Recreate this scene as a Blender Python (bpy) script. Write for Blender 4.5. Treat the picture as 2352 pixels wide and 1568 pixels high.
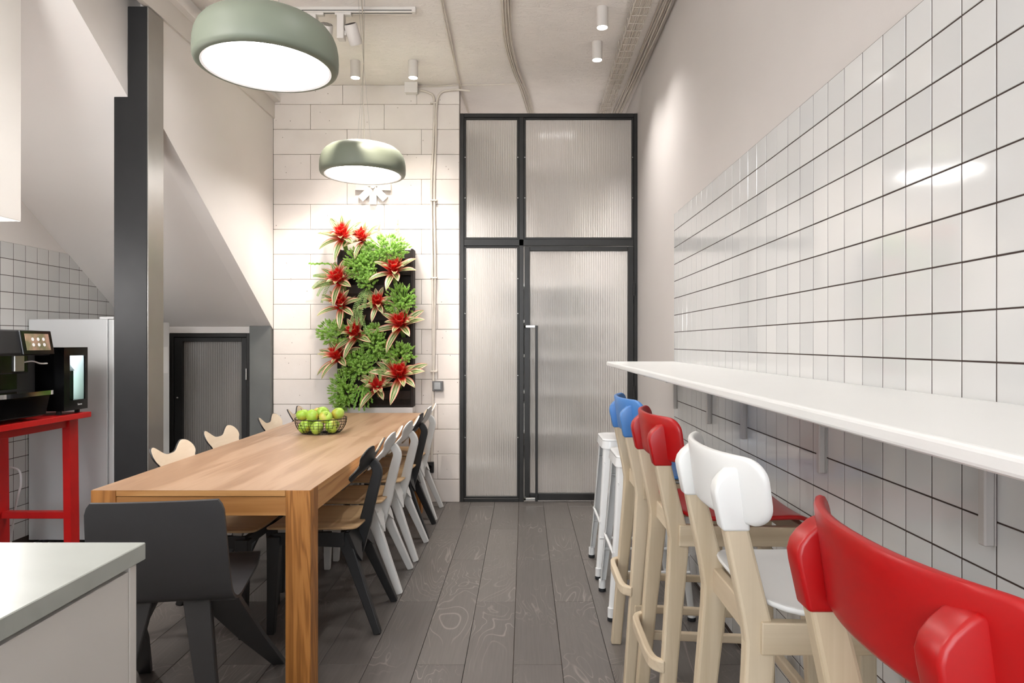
import bpy, bmesh, math, random
from mathutils import Vector, Matrix, Euler
from mathutils.geometry import delaunay_2d_cdt

random.seed(7)
PI = math.pi
for o in list(bpy.data.objects):
    bpy.data.objects.remove(o, do_unlink=True)
scene = bpy.context.scene
C = scene.collection

# ------------------------------------------------------------------ camera
CAM_H = 1.28
F_PX = 1540.0
cd = bpy.data.cameras.new('camera')
cd.sensor_fit = 'HORIZONTAL'
cd.sensor_width = 36.0
cd.lens = F_PX / 2352.0 * 36.0
cd.shift_x = -(1205 - 1176) / 2352.0
cd.shift_y = (787 - 784) / 2352.0
cd.clip_start = 0.05
cam = bpy.data.objects.new('camera', cd)
cam.location = (0, 0, CAM_H)
cam.rotation_euler = (PI / 2, 0, 0)
C.objects.link(cam)
scene.camera = cam

# ------------------------------------------------------------------ world, exposure
DAYLIGHT = 5.3           # overcast sky, enters by the window added behind the viewer
w = bpy.data.worlds.new('world')
scene.world = w
w.use_nodes = True
w.node_tree.nodes['Background'].inputs[0].default_value = (0.8, 0.85, 0.9, 1)
w.node_tree.nodes['Background'].inputs[1].default_value = DAYLIGHT
scene.view_settings.view_transform = 'Standard'
scene.view_settings.look = 'None'
scene.view_settings.gamma = 1.0
scene.view_settings.use_curve_mapping = False
scene.view_settings.exposure = 0.54
scene.cycles.max_bounces = 7
scene.cycles.diffuse_bounces = 4
scene.cycles.glossy_bounces = 3
scene.cycles.transmission_bounces = 6
scene.cycles.use_adaptive_sampling = True
scene.cycles.adaptive_threshold = 0.1
scene.cycles.sample_clamp_indirect = 6.0
scene.cycles.caustics_reflective = False
scene.cycles.caustics_refractive = False

# lamp strengths (every one belongs to a lamp built below)
PENDANT_E = 7.0          # emission of the pendant reflectors
SPOT_W = 58.0            # ceiling cylinder spots
FILL_SPOT_W = 36.0         # unseen cylinder spots added outside the view to fill the room
WALL_SPOT_W = 70.0      # the two cylinder spots close to the block wall
TRACK_W = 80.0          # track heads on the plants
FILL_GLOBE_E = 30.0           # unseen globe lamps added to lift the ambient light
HALL_W = 230.0            # cylinder spots of the hall behind the glazing
WHITE = (1.0, 0.975, 0.95)
WARM = (1.0, 0.90, 0.78)

# ------------------------------------------------------------------ colour and materials
def lin(c):
    c = c / 255.0
    return c / 12.92 if c <= 0.04045 else ((c + 0.055) / 1.055) ** 2.4
def rgb(r, g, b):
    return (lin(r), lin(g), lin(b), 1.0)

class NT:
    def __init__(self, name):
        self.m = bpy.data.materials.new(name)
        self.m.use_nodes = True
        self.t = self.m.node_tree
        self.p = self.t.nodes['Principled BSDF']
    def n(self, typ, **kw):
        x = self.t.nodes.new(typ)
        for k, v in kw.items():
            setattr(x, k, v)
        return x
    def l(self, a, b):
        self.t.links.new(a, b)
    def ramp(self, fac, stops, interp='LINEAR'):
        r = self.n('ShaderNodeValToRGB')
        cr = r.color_ramp
        cr.interpolation = interp
        while len(cr.elements) < len(stops):
            cr.elements.new(0.5)
        for e, (p, c) in zip(cr.elements, stops):
            e.position = p
            e.color = c
        self.l(fac, r.inputs[0])
        return r.outputs[0]
    def mix(self, fac, a, b, blend='MIX'):
        x = self.n('ShaderNodeMix', data_type='RGBA', blend_type=blend)
        for sock, v in ((x.inputs[0], fac), (x.inputs[6], a), (x.inputs[7], b)):
            if hasattr(v, 'links'):
                self.l(v, sock)
            else:
                sock.default_value = v
        return x.outputs[2]
    def math(self, op, a, b=None):
        x = self.n('ShaderNodeMath', operation=op)
        for s, v in ((x.inputs[0], a), (x.inputs[1], b)):
            if v is None:
                continue
            if hasattr(v, 'links'):
                self.l(v, s)
            else:
                s.default_value = v
        return x.outputs[0]
    def noise(self, vec, scale, detail=3.0, rough=0.5, dist=0.0):
        x = self.n('ShaderNodeTexNoise')
        x.inputs['Scale'].default_value = scale
        x.inputs['Detail'].default_value = detail
        x.inputs['Roughness'].default_value = rough
        x.inputs['Distortion'].default_value = dist
        if vec is not None:
            self.l(vec, x.inputs['Vector'])
        return x.outputs['Fac']
    def mapping(self, vec, scale=(1, 1, 1), loc=(0, 0, 0), rot=(0, 0, 0)):
        x = self.n('ShaderNodeMapping')
        x.inputs['Scale'].default_value = scale
        x.inputs['Location'].default_value = loc
        x.inputs['Rotation'].default_value = rot
        self.l(vec, x.inputs['Vector'])
        return x.outputs[0]
    def obj(self):
        return self.n('ShaderNodeTexCoord').outputs['Object']
    def world(self):
        return self.n('ShaderNodeNewGeometry').outputs['Position']
    def objrand(self, amount=20.0):
        """object coordinates pushed apart per object, so alike pieces differ"""
        co = self.obj()
        r = self.n('ShaderNodeObjectInfo').outputs['Random']
        v = self.n('ShaderNodeCombineXYZ')
        s = self.math('MULTIPLY', r, amount)
        for i in range(3):
            self.l(s, v.inputs[i])
        a = self.n('ShaderNodeVectorMath', operation='ADD')
        self.l(co, a.inputs[0]); self.l(v.outputs[0], a.inputs[1])
        return a.outputs[0], r
    def bump(self, h, strength=0.2, dist=0.01):
        b = self.n('ShaderNodeBump')
        b.inputs['Strength'].default_value = strength
        b.inputs['Distance'].default_value = dist
        self.l(h, b.inputs['Height'])
        self.l(b.outputs[0], self.p.inputs['Normal'])
    def col(self, v):
        s = self.p.inputs['Base Color']
        if hasattr(v, 'links'):
            self.l(v, s)
        else:
            s.default_value = v
    def set(self, **kw):
        names = {'rough': 'Roughness', 'metal': 'Metallic', 'spec': 'Specular IOR Level', 'coat': 'Coat Weight',
                 'coatr': 'Coat Roughness', 'trans': 'Transmission Weight', 'ior': 'IOR', 'sub': 'Subsurface Weight'}
        for k, v in kw.items():
            self.p.inputs[names[k]].default_value = v

M = {}
def plain(key, c, rough=0.5, metal=0.0, var=0.06, scale=6.0, spec=0.5, bump=0.0, bscale=60.0, coat=0.0):
    """painted or moulded surface: one colour with a faint mottling"""
    t = NT(key)
    co = t.obj()
    f = t.noise(co, scale, 3.0)
    dark = tuple(x * (1 - var) for x in c[:3]) + (1,)
    lite = tuple(min(1, x * (1 + var)) for x in c[:3]) + (1,)
    t.col(t.ramp(f, [(0.3, dark), (0.7, lite)]))
    t.set(rough=rough, metal=metal, spec=spec, coat=coat)
    if bump:
        t.bump(t.noise(co, bscale, 4.0), bump, 0.005)
    M[key] = t.m
    return t

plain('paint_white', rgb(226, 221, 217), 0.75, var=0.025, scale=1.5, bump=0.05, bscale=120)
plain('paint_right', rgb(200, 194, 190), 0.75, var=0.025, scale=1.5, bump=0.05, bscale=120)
plain('paint_grey', rgb(222, 217, 213), 0.75, var=0.02, scale=1.2, bump=0.05, bscale=120)
plain('joint_grey', rgb(128, 118, 112), 0.9, var=0.15, scale=30)
plain('grout', rgb(58, 44, 38), 0.9, var=0.1)
plain('plank_joint', rgb(148, 118, 104), 0.9, var=0.2, scale=20)
plain('dark_frame', rgb(44, 43, 42), 0.4, metal=0.35, var=0.12, scale=9)
plain('steel_dark', rgb(31, 31, 32), 0.6, metal=0.3, var=0.12, scale=7)
plain('steel_sheen', rgb(150, 146, 141), 0.34, metal=0.45, var=0.06, scale=4)  # lightened column steel; the side face's reflections are put into the colour
plain('door_dark', rgb(38, 38, 38), 0.5, var=0.1)
plain('panel_grey', rgb(104, 106, 104), 0.4, var=0.12, scale=4)
plain('bar_white', rgb(236, 236, 234), 0.32, var=0.012, scale=3)
plain('metal_white', rgb(232, 233, 233), 0.22, var=0.01, coat=0.3)
plain('bracket', rgb(190, 185, 181), 0.4, var=0.03)
plain('plastic_red', rgb(168, 10, 14), 0.34, var=0.03)
plain('plastic_white', rgb(232, 232, 230), 0.36, var=0.012)
plain('plastic_blue', rgb(72, 126, 190), 0.36, var=0.03)
plain('red_paint', rgb(206, 22, 22), 0.4, var=0.06, scale=12)
plain('fridge', rgb(206, 207, 207), 0.3, var=0.015, scale=2)
plain('black_gloss', rgb(15, 15, 16), 0.12, var=0.05)
plain('black_matte', rgb(24, 24, 25), 0.5, var=0.1)
plain('rubber', rgb(28, 30, 34), 0.7, var=0.1)
plain('chrome', rgb(205, 205, 205), 0.08, metal=1.0, var=0.02)
plain('steel', rgb(170, 168, 164), 0.3, metal=0.9, var=0.05)
plain('chair_black', rgb(34, 34, 35), 0.42, var=0.1)
plain('chair_white', rgb(226, 226, 224), 0.4, var=0.025)
plain('chair_grey', rgb(56, 56, 58), 0.45, var=0.06, scale=5)
plain('cabinet', rgb(222, 218, 213), 0.45, var=0.012, scale=2)
plain('lamp_green', rgb(117, 124, 110), 0.5, var=0.03, scale=4)
plain('lamp_body', rgb(214, 208, 202), 0.5, var=0.02)
plain('cable', rgb(214, 205, 194), 0.6, var=0.05, scale=20)
plain('cable_dark', rgb(170, 158, 146), 0.7, var=0.1, scale=20)
plain('switch_grey', rgb(92, 90, 90), 0.4, var=0.04)
plain('switch_light', rgb(150, 152, 154), 0.35, var=0.04)
plain('planter', rgb(34, 22, 16), 0.7, var=0.4, scale=14)
plain('soil', rgb(30, 22, 16), 0.95, var=0.4, scale=30, bump=0.6, bscale=60)
plain('wire_black', rgb(26, 22, 20), 0.4, metal=0.5, var=0.1)
plain('stem_brown', rgb(86, 62, 38), 0.8, var=0.2)
plain('plume', rgb(226, 196, 160), 0.9, var=0.1)
plain('milk_green', rgb(140, 200, 150), 0.5, var=0.2, scale=25)
plain('milk_white', rgb(225, 232, 235), 0.5, var=0.02)
plain('print_white', rgb(225, 225, 225), 0.5, var=0.01)
plain('print_grey', rgb(150, 150, 150), 0.5, var=0.01)
plain('print_green', rgb(30, 120, 70), 0.5, var=0.01)

def emit(key, c, s, sample=True):
    t = NT(key)
    if not sample:
        t.m.cycles.emission_sampling = 'NONE'
    t.col((0.9, 0.9, 0.9, 1))
    t.p.inputs['Emission Color'].default_value = c
    t.p.inputs['Emission Strength'].default_value = s
    M[key] = t.m
emit('pendant_glow', WHITE + (1,), PENDANT_E)
emit('spot_glow', WHITE + (1,), 14.0, False)
emit('fill_globe_glow', WHITE + (1,), FILL_GLOBE_E)
emit('alcove_fill_glow', WHITE + (1,), 42.0)
emit('track_glow', WARM + (1,), 14.0, False)
emit('fridge_glow', (0.9, 0.97, 1.0, 1), 1.6)

t = NT('ceiling_plaster')
co = t.world()
f = t.noise(co, 1.6, 4.0, 0.6)
t.col(t.ramp(f, [(0.3, rgb(236, 229, 223)), (0.7, rgb(246, 240, 234))]))
t.set(rough=0.9)
n1 = t.noise(t.mapping(co, (1.2, 2.6, 1)), 7.0, 5.0, 0.68, 1.2)
t.bump(t.ramp(n1, [(0.42, (0, 0, 0, 1)), (0.5, (1, 1, 1, 1)), (0.56, (0.55, 0.55, 0.55, 1))]), 0.35, 0.02)
M['ceiling_plaster'] = t.m

t = NT('block')
co, r = t.objrand()
f = t.noise(co, 3.0, 4.0)
base = t.ramp(f, [(0.3, rgb(224, 215, 208)), (0.7, rgb(234, 226, 220))])
v = t.n('ShaderNodeTexVoronoi'); v.inputs['Scale'].default_value = 16.0
t.l(co, v.inputs['Vector'])
pit = t.ramp(v.outputs['Distance'], [(0.035, rgb(150, 138, 130)), (0.07, (1, 1, 1, 1))])
t.col(t.mix(1.0, base, pit, 'MULTIPLY'))
t.set(rough=0.85)
hh = t.math('ADD', t.noise(co, 40.0, 6.0, 0.7), t.ramp(v.outputs['Distance'], [(0.03, (0, 0, 0, 1)), (0.08, (1, 1, 1, 1))]))
t.bump(hh, 0.25, 0.004)
M['block'] = t.m

t = NT('tile')
co, r = t.objrand()
t.col(t.ramp(r, [(0.0, rgb(203, 203, 202)), (1.0, rgb(213, 212, 210))]))
t.set(rough=0.09, spec=0.55)
t.bump(t.noise(co, 9.0, 1.0), 0.05, 0.01)
M['tile'] = t.m

def wood(key, stops, along, rough=0.45, ring=26.0, stretch=0.07, spread=0.0, fine=180.0, dist=2.0, bump=0.08):
    """grain runs along the given axis; rings come from stretched, distorted bands"""
    t = NT(key)
    co, r = t.objrand(9.0)
    sc = [1.0, 1.0, 1.0]
    sc[along] = stretch
    mp = t.mapping(co, tuple(sc))
    n = t.noise(mp, 5.0, 4.0, 0.55, dist)
    rings = t.math('SINE', t.math('MULTIPLY', n, ring))
    rings = t.math('ADD', t.math('MULTIPLY', rings, 0.5), 0.5)
    fi = t.noise(t.mapping(co, tuple(x * (0.35 if i == along else 1.0) for i, x in enumerate(sc))), fine, 2.0)
    f = t.math('ADD', t.math('MULTIPLY', rings, 0.62), t.math('MULTIPLY', fi, 0.38))
    if spread:
        f = t.math('ADD', f, t.math('MULTIPLY', t.math('SUBTRACT', r, 0.5), spread))
    t.col(t.ramp(f, stops))
    t.set(rough=rough)
    if bump:
        t.bump(f, bump, 0.003)
    M[key] = t.m
oak = [(0.1, rgb(166, 112, 58)), (0.5, rgb(190, 136, 78)), (0.9, rgb(204, 152, 94))]
oak_leg = [(0.05, rgb(138, 86, 36)), (0.5, rgb(178, 118, 56)), (0.95, rgb(194, 134, 70))]
oak_top = [(0.1, rgb(150, 117, 90)), (0.5, rgb(168, 135, 107)), (0.95, rgb(178, 147, 120))]
wood('oak_x', oak, 0); wood('oak_y', oak, 1); wood('oak_z', oak_leg, 2, ring=60, stretch=0.12, dist=1.0)
wood('oak_top', oak_top, 1, rough=0.38, ring=18)
wood('oak_seat', [(0.1, rgb(176, 140, 98)), (0.9, rgb(206, 174, 132))], 0, ring=14)
wood('ply_pale', [(0.1, rgb(214, 196, 172)), (0.9, rgb(230, 216, 196))], 1, ring=8, stretch=0.2, rough=0.5)
wood('beech_z', [(0.1, rgb(188, 170, 142)), (0.9, rgb(210, 194, 168))], 2, ring=12, stretch=0.05)
wood('beech_x', [(0.1, rgb(188, 170, 142)), (0.9, rgb(210, 194, 168))], 0, ring=12, stretch=0.05)
wood('beech_y', [(0.1, rgb(192, 174, 148)), (0.9, rgb(214, 198, 172))], 1, ring=12, stretch=0.05)
t = NT('plank')
co, r = t.objrand(9.0)
mp = t.mapping(co, (1.0, 0.30, 1.0))
n = t.noise(mp, 3.2, 3.0, 0.5, 0.8)
ring = t.math('ABSOLUTE', t.math('SINE', t.math('MULTIPLY', n, 95.0)))
line = t.ramp(ring, [(0.0, (1, 1, 1, 1)), (0.30, (0, 0, 0, 1))])
msk = t.ramp(t.noise(co, 2.2, 2.0), [(0.42, (0, 0, 0, 1)), (0.62, (0.6, 0.6, 0.6, 1))])
fine = t.noise(t.mapping(co, (1.0, 0.04, 1.0)), 130.0, 2.0)
f = t.math('ADD', t.math('MULTIPLY', fine, 0.5), t.math('MULTIPLY', r, 0.35))
base = t.ramp(f, [(0.15, rgb(88, 83, 80)), (0.75, rgb(110, 104, 100))])
t.col(t.mix(t.math('MULTIPLY', line, msk), base, rgb(158, 149, 142)))
t.set(rough=0.40)
t.bump(fine, 0.10, 0.002)
M['plank'] = t.m
wood('marble', [(0.0, rgb(182, 186, 180)), (0.75, rgb(174, 178, 172)), (1.0, rgb(160, 164, 157))], 0, rough=0.35, ring=6, stretch=0.25, fine=12, bump=0)

# ribbed clear sheet: real ribs bend the view; the sheet itself is faintly milky
t = NT('ribbed_sheet')
t.col((0.93, 0.93, 0.92, 1))
t.set(rough=0.18, trans=1.0, ior=1.42)
out = t.t.nodes['Material Output']
mx = t.n('ShaderNodeMixShader'); mx.inputs[0].default_value = 0.36
df = t.n('ShaderNodeBsdfDiffuse'); df.inputs[0].default_value = rgb(226, 220, 214)
t.l(t.p.outputs[0], mx.inputs[1]); t.l(df.outputs[0], mx.inputs[2]); t.l(mx.outputs[0], out.inputs[0])
M['ribbed_sheet'] = t.m
t = NT('ribbed_dark')
t.col((0.70, 0.68, 0.66, 1)); t.set(rough=0.12, trans=1.0, ior=1.42)
out = t.t.nodes['Material Output']
mx = t.n('ShaderNodeMixShader'); mx.inputs[0].default_value = 0.55
df = t.n('ShaderNodeBsdfDiffuse'); df.inputs[0].default_value = rgb(176, 171, 166)
t.l(t.p.outputs[0], mx.inputs[1]); t.l(df.outputs[0], mx.inputs[2]); t.l(mx.outputs[0], out.inputs[0])
M['ribbed_dark'] = t.m
t = NT('clear_glass')
t.col((0.95, 0.98, 0.97, 1)); t.set(rough=0.02, trans=1.0, ior=1.3)
M['clear_glass'] = t.m

# green and red striped bromeliad leaf: uv.x across, uv.y along
def translucent(t, c, amount):
    """thin leaves let light through"""
    tr = t.n('ShaderNodeBsdfTranslucent'); t.l(c, tr.inputs[0])
    mx = t.n('ShaderNodeMixShader'); mx.inputs[0].default_value = amount
    t.l(t.p.outputs[0], mx.inputs[1]); t.l(tr.outputs[0], mx.inputs[2])
    t.l(mx.outputs[0], t.t.nodes['Material Output'].inputs[0])
def leaf_mat(key, red_to):
    t = NT(key)
    uv = t.n('ShaderNodeUVMap').outputs[0]
    s = t.n('ShaderNodeSeparateXYZ'); t.l(uv, s.inputs[0])
    across = t.math('ABSOLUTE', t.math('SUBTRACT', s.outputs[0], 0.5))
    wob = t.math('ADD', across, t.math('MULTIPLY', t.math('SUBTRACT', t.noise(t.obj(), 60.0), 0.5), 0.10))
    stripe = t.ramp(wob, [(0.0, rgb(90, 120, 60)), (0.06, rgb(226, 220, 170)), (0.11, rgb(84, 124, 56)), (0.24, rgb(110, 140, 70)),
                          (0.32, rgb(240, 226, 196)), (0.42, rgb(240, 190, 160)), (0.49, rgb(222, 110, 90))])
    red = t.ramp(wob, [(0.0, rgb(190, 22, 18)), (0.3, rgb(214, 26, 24)), (0.49, rgb(232, 84, 70))])
    f = t.ramp(s.outputs[1], [(max(0.0, red_to - 0.28), (1, 1, 1, 1)), (red_to, (0, 0, 0, 1))])
    c = t.mix(f, stripe, red)
    t.col(c)
    t.set(rough=0.38)
    translucent(t, c, 0.3)
    M[key] = t.m
leaf_mat('brom_inner', 1.05)
leaf_mat('brom_mid', 0.74)
leaf_mat('brom_outer', 0.42)

def foliage(key, a, b):
    t = NT(key)
    co = t.obj()
    c = t.ramp(t.noise(co, 45.0, 2.0), [(0.3, a), (0.7, b)])
    t.col(c)
    t.set(rough=0.5)
    translucent(t, c, 0.45)
    M[key] = t.m
foliage('sedum', rgb(170, 214, 96), rgb(206, 236, 144))
foliage('sedum_tip', rgb(202, 236, 140), rgb(226, 248, 184))
foliage('fern', rgb(122, 164, 82), rgb(186, 206, 140))
foliage('zigzag', rgb(96, 156, 40), rgb(150, 196, 82))

t = NT('apple')
co, r = t.objrand(5.0)
f = t.noise(co, 14.0, 2.0)
g = t.ramp(f, [(0.3, rgb(142, 178, 50)), (0.7, rgb(176, 204, 90))])
blush = t.ramp(t.noise(co, 9.0, 1.0), [(0.58, (0, 0, 0, 1)), (0.78, (0.7, 0.7, 0.7, 1))])
t.col(t.mix(blush, g, rgb(218, 130, 70)))
t.set(rough=0.3)
M['apple'] = t.m

t = NT('screen')
co = t.obj()
t.col(t.ramp(t.noise(co, 18.0, 2.0), [(0.35, rgb(120, 116, 88)), (0.65, rgb(176, 142, 124))]))
t.set(rough=0.1)
M['screen'] = t.m

# ------------------------------------------------------------------ mesh building
class MB:
    def __init__(self):
        self.v, self.f, self.uv = [], [], {}
    def add(self, vs, fs):
        b = len(self.v)
        self.v += [tuple(x) for x in vs]
        self.f += [tuple(b + i for i in f) for f in fs]
        return self
    def box(self, x0, x1, y0, y1, z0, z1):
        vs = [(x, y, z) for z in (z0, z1) for y in (y0, y1) for x in (x0, x1)]
        return self.add(vs, [(0, 2, 3, 1), (4, 5, 7, 6), (0, 1, 5, 4), (2, 6, 7, 3), (0, 4, 6, 2), (1, 3, 7, 5)])
    def prism(self, poly, axis, a, b):
        """extrude a polygon along an axis; poly holds the two other coordinates in axis order"""
        def p3(p, h):
            q = list(p); q.insert(axis, h); return tuple(q)
        n = len(poly)
        vs = [p3(p, a) for p in poly] + [p3(p, b) for p in poly]
        fs = [tuple(range(n)), tuple(range(2 * n - 1, n - 1, -1))]
        fs += [(i, i + n, (i + 1) % n + n, (i + 1) % n) for i in range(n)]
        return self.add(vs, fs)
    def tube(self, pts, r, n=8, closed=False):
        pts = [Vector(p) for p in pts]
        m = len(pts)
        rs = r if isinstance(r, (list, tuple)) else [r] * m
        vs, fs = [], []
        prev = None
        for i, p in enumerate(pts):
            if closed:
                d = pts[(i + 1) % m] - pts[i - 1]
            else:
                d = pts[min(i + 1, m - 1)] - pts[max(i - 1, 0)]
            d.normalize()
            if prev is None:
                a = Vector((0, 0, 1)) if abs(d.z) < 0.9 else Vector((1, 0, 0))
                u = d.cross(a).normalized()
            else:
                u = (prev - d * prev.dot(d)).normalized()
            prev = u
            q = d.cross(u)
            for k in range(n):
                t = 2 * PI * k / n
                vs.append(p + (u * math.cos(t) + q * math.sin(t)) * rs[i])
        for i in range(m if closed else m - 1):
            j = (i + 1) % m
            for k in range(n):
                l = (k + 1) % n
                fs.append((i * n + k, i * n + l, j * n + l, j * n + k))
        if not closed:
            fs.append(tuple(range(n - 1, -1, -1)))
            fs.append(tuple((m - 1) * n + k for k in range(n)))
        return self.add(vs, fs)
    def lathe(self, prof, n=32, c=(0, 0, 0), close=False):
        vs, fs = [], []
        m = len(prof)
        for r, z in prof:
            for k in range(n):
                t = 2 * PI * k / n
                vs.append((c[0] + max(r, 1e-5) * math.cos(t), c[1] + max(r, 1e-5) * math.sin(t), c[2] + z))
        for i in range(m if close else m - 1):
            j = (i + 1) % m
            for k in range(n):
                l = (k + 1) % n
                fs.append((i * n + k, i * n + l, j * n + l, j * n + k))
        return self.add(vs, fs)
    def bar(self, pts, sizes, side=(0, 1, 0)):
        """sweep a rectangle: sizes are (width along side, depth across the path)"""
        side = Vector(side).normalized()
        pts = [Vector(p) for p in pts]
        m = len(pts)
        vs, fs = [], []
        for i, p in enumerate(pts):
            d = (pts[min(i + 1, m - 1)] - pts[max(i - 1, 0)]).normalized()
            q = d.cross(side).normalized()
            s = side
            wv, dv = sizes[i] if isinstance(sizes, list) else sizes
            for a, b in ((-1, -1), (1, -1), (1, 1), (-1, 1)):
                vs.append(p + s * (a * wv / 2) + q * (b * dv / 2))
        for i in range(m - 1):
            for k in range(4):
                l = (k + 1) % 4
                fs.append((i * 4 + k, i * 4 + l, i * 4 + 4 + l, i * 4 + 4 + k))
        fs.append((3, 2, 1, 0))
        fs.append(tuple((m - 1) * 4 + k for k in range(4)))
        return self.add(vs, fs)
    def plate(self, outline, thick, mapf, grid=0.03, edge=0.0):
        """a sheet with the given 2D outline, bent by mapf(u, v, w), w = 0..thick; edge rounds its rim"""
        full = []
        for i in range(len(outline)):
            p, q = Vector(outline[i]), Vector(outline[(i + 1) % len(outline)])
            m = max(1, math.ceil((q - p).length / grid))
            full += [tuple(p.lerp(q, j / m)) for j in range(m)]
        outline = full
        n = len(outline)
        area = sum(outline[i - 1][0] * outline[i][1] - outline[i][0] * outline[i - 1][1] for i in range(n))
        if area < 0:
            outline = list(reversed(outline))
        nrm = []
        for i in range(n):
            d = Vector(outline[(i + 1) % n]) - Vector(outline[i - 1])
            d.normalize()
            nrm.append(Vector((d.y, -d.x)))
        rim = outline
        if edge:
            outline = [tuple(Vector(p) - q * edge) for p, q in zip(outline, nrm)]
        us = [p[0] for p in outline]; vs_ = [p[1] for p in outline]
        pts = [Vector(p) for p in outline]
        def inside(x, y):
            c = False
            for i in range(n):
                x1, y1 = outline[i]; x2, y2 = outline[i - 1]
                if (y1 > y) != (y2 > y) and x < (x2 - x1) * (y - y1) / (y2 - y1) + x1:
                    c = not c
            return c
        x = min(us) + grid / 2
        while x < max(us):
            y = min(vs_) + grid / 2
            while y < max(vs_):
                if inside(x, y) and min((Vector((x, y)) - p).length for p in pts[:n]) > grid * 0.45:
                    pts.append(Vector((x, y)))
                y += grid
            x += grid
        ov, oe, of, *_ = delaunay_2d_cdt(pts, [(i, (i + 1) % n) for i in range(n)], [], 1, 1e-6)
        top = [mapf(p.x, p.y, thick) for p in ov]
        bot = [mapf(p.x, p.y, 0.0) for p in ov]
        k = len(ov)
        fs = [tuple(f) for f in of] + [tuple(k + i for i in reversed(f)) for f in of]
        vs = top + bot
        idx = list(range(n))
        prev = idx
        if edge:
            steps = 4
            for j in range(1, steps):
                t = PI * j / steps
                ring = []
                for i in range(n):
                    q = Vector(outline[i]) + nrm[i] * edge * math.sin(t)
                    ring.append(len(vs))
                    vs.append(mapf(q.x, q.y, thick / 2 + thick / 2 * math.cos(t)))
                for i in range(n):
                    l = (i + 1) % n
                    fs.append((prev[l], prev[i], ring[i], ring[l]))
                prev = ring
        for i in range(n):
            l = (i + 1) % n
            fs.append((prev[l], prev[i], k + i, k + l))
        return self.add(vs, fs)
    def mesh(self, name, smooth=False, bevel=0.0, seg=2, angle=30):
        me = bpy.data.meshes.new(name)
        me.from_pydata([tuple(v) for v in self.v], [], self.f)
        bm = bmesh.new(); bm.from_mesh(me)
        bmesh.ops.remove_doubles(bm, verts=bm.verts, dist=1e-6)
        bmesh.ops.recalc_face_normals(bm, faces=bm.faces)
        if bevel:
            es = [e for e in bm.edges if len(e.link_faces) == 2 and e.calc_face_angle(0) > math.radians(angle)]
            bmesh.ops.bevel(bm, geom=es, offset=bevel, segments=seg, profile=0.5, affect='EDGES', clamp_overlap=True)
        bm.to_mesh(me); bm.free()
        if smooth:
            for p in me.polygons:
                p.use_smooth = True
            me.set_sharp_from_angle(angle=math.radians(50))
        return me

def put(name, me, mat, parent=None, loc=(0, 0, 0), rot=(0, 0, 0)):
    if mat is not None and len(me.materials) == 0:
        me.materials.append(M[mat])
    o = bpy.data.objects.new(name, me)
    C.objects.link(o)
    o.location = loc
    o.rotation_euler = rot
    if parent is not None:
        o.parent = parent
    return o
def part(name, mb, mat, parent=None, smooth=False, bevel=0.0, seg=2, loc=(0, 0, 0), rot=(0, 0, 0)):
    return put(name, mb.mesh(name, smooth, bevel, seg), mat, parent, loc, rot)
def tag(o, label, cat, group=None, kind=None):
    o['label'] = label
    o['category'] = cat
    if group:
        o['group'] = group
    if kind:
        o['kind'] = kind
    return o
def thing(name, label, cat, loc=(0, 0, 0), rz=0.0, group=None, kind=None):
    o = bpy.data.objects.new(name, None)
    o.empty_display_size = 0.05
    C.objects.link(o)
    o.location = loc
    o.rotation_euler = (0, 0, rz)
    return tag(o, label, cat, group, kind)
def struct(o, label=None, cat=None):
    o['kind'] = 'structure'
    if label:
        o['label'] = label
        o['category'] = cat
    return o
def clone(root, loc, rz, label, group=None, mats=None):
    """copy a thing, its parts and their sub-parts; mats swaps materials by part name"""
    def cp(o, parent):
        c = o.copy()
        C.objects.link(c)
        c.parent = parent
        if mats and o.type == 'MESH':
            base = o.name.split('.')[0]
            if base in mats:
                key = (o.data.name, mats[base])
                if key not in cp.cache:
                    d = o.data.copy(); d.materials.clear(); d.materials.append(M[mats[base]])
                    cp.cache[key] = d
                c.data = cp.cache[key]
        for ch in [x for x in o.children]:
            cp(ch, c)
        return c
    cp.cache = {}
    r = cp(root, None)
    r.location = loc
    r.rotation_euler = (0, 0, rz)
    r['label'] = label
    if group:
        r['group'] = group
    return r
def smooth_loop(pts, sub=5):
    out = []
    n = len(pts)
    for i in range(n):
        p0, p1, p2, p3 = (Vector(pts[(i + k - 1) % n]) for k in range(4))
        for s in range(sub):
            t = s / sub
            q = 0.5 * ((2 * p1) + (p2 - p0) * t + (2 * p0 - 5 * p1 + 4 * p2 - p3) * t * t + (3 * p1 - p0 - 3 * p2 + p3) * t ** 3)
            out.append((q.x, q.y))
    return out
def smooth_path(pts, sub=6):
    out = []
    n = len(pts)
    P = [Vector(p) for p in pts]
    for i in range(n - 1):
        p0, p1, p2, p3 = P[max(i - 1, 0)], P[i], P[i + 1], P[min(i + 2, n - 1)]
        for s in range(sub):
            t = s / sub
            out.append(0.5 * ((2 * p1) + (p2 - p0) * t + (2 * p0 - 5 * p1 + 4 * p2 - p3) * t * t + (3 * p1 - p0 - 3 * p2 + p3) * t ** 3))
    out.append(P[-1])
    return out
def round_rect(x0, x1, y0, y1, r, n=5):
    pts = []
    rs = r if isinstance(r, (list, tuple)) else [r] * 4
    for (cx, cy, a, q) in ((x1 - rs[0], y0 + rs[0], -PI / 2, rs[0]), (x1 - rs[1], y1 - rs[1], 0, rs[1]),
                           (x0 + rs[2], y1 - rs[2], PI / 2, rs[2]), (x0 + rs[3], y0 + rs[3], PI, rs[3])):
        for k in range(n + 1):
            t = a + PI / 2 * k / n
            pts.append((cx + q * math.cos(t), cy + q * math.sin(t)))
    return pts
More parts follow.
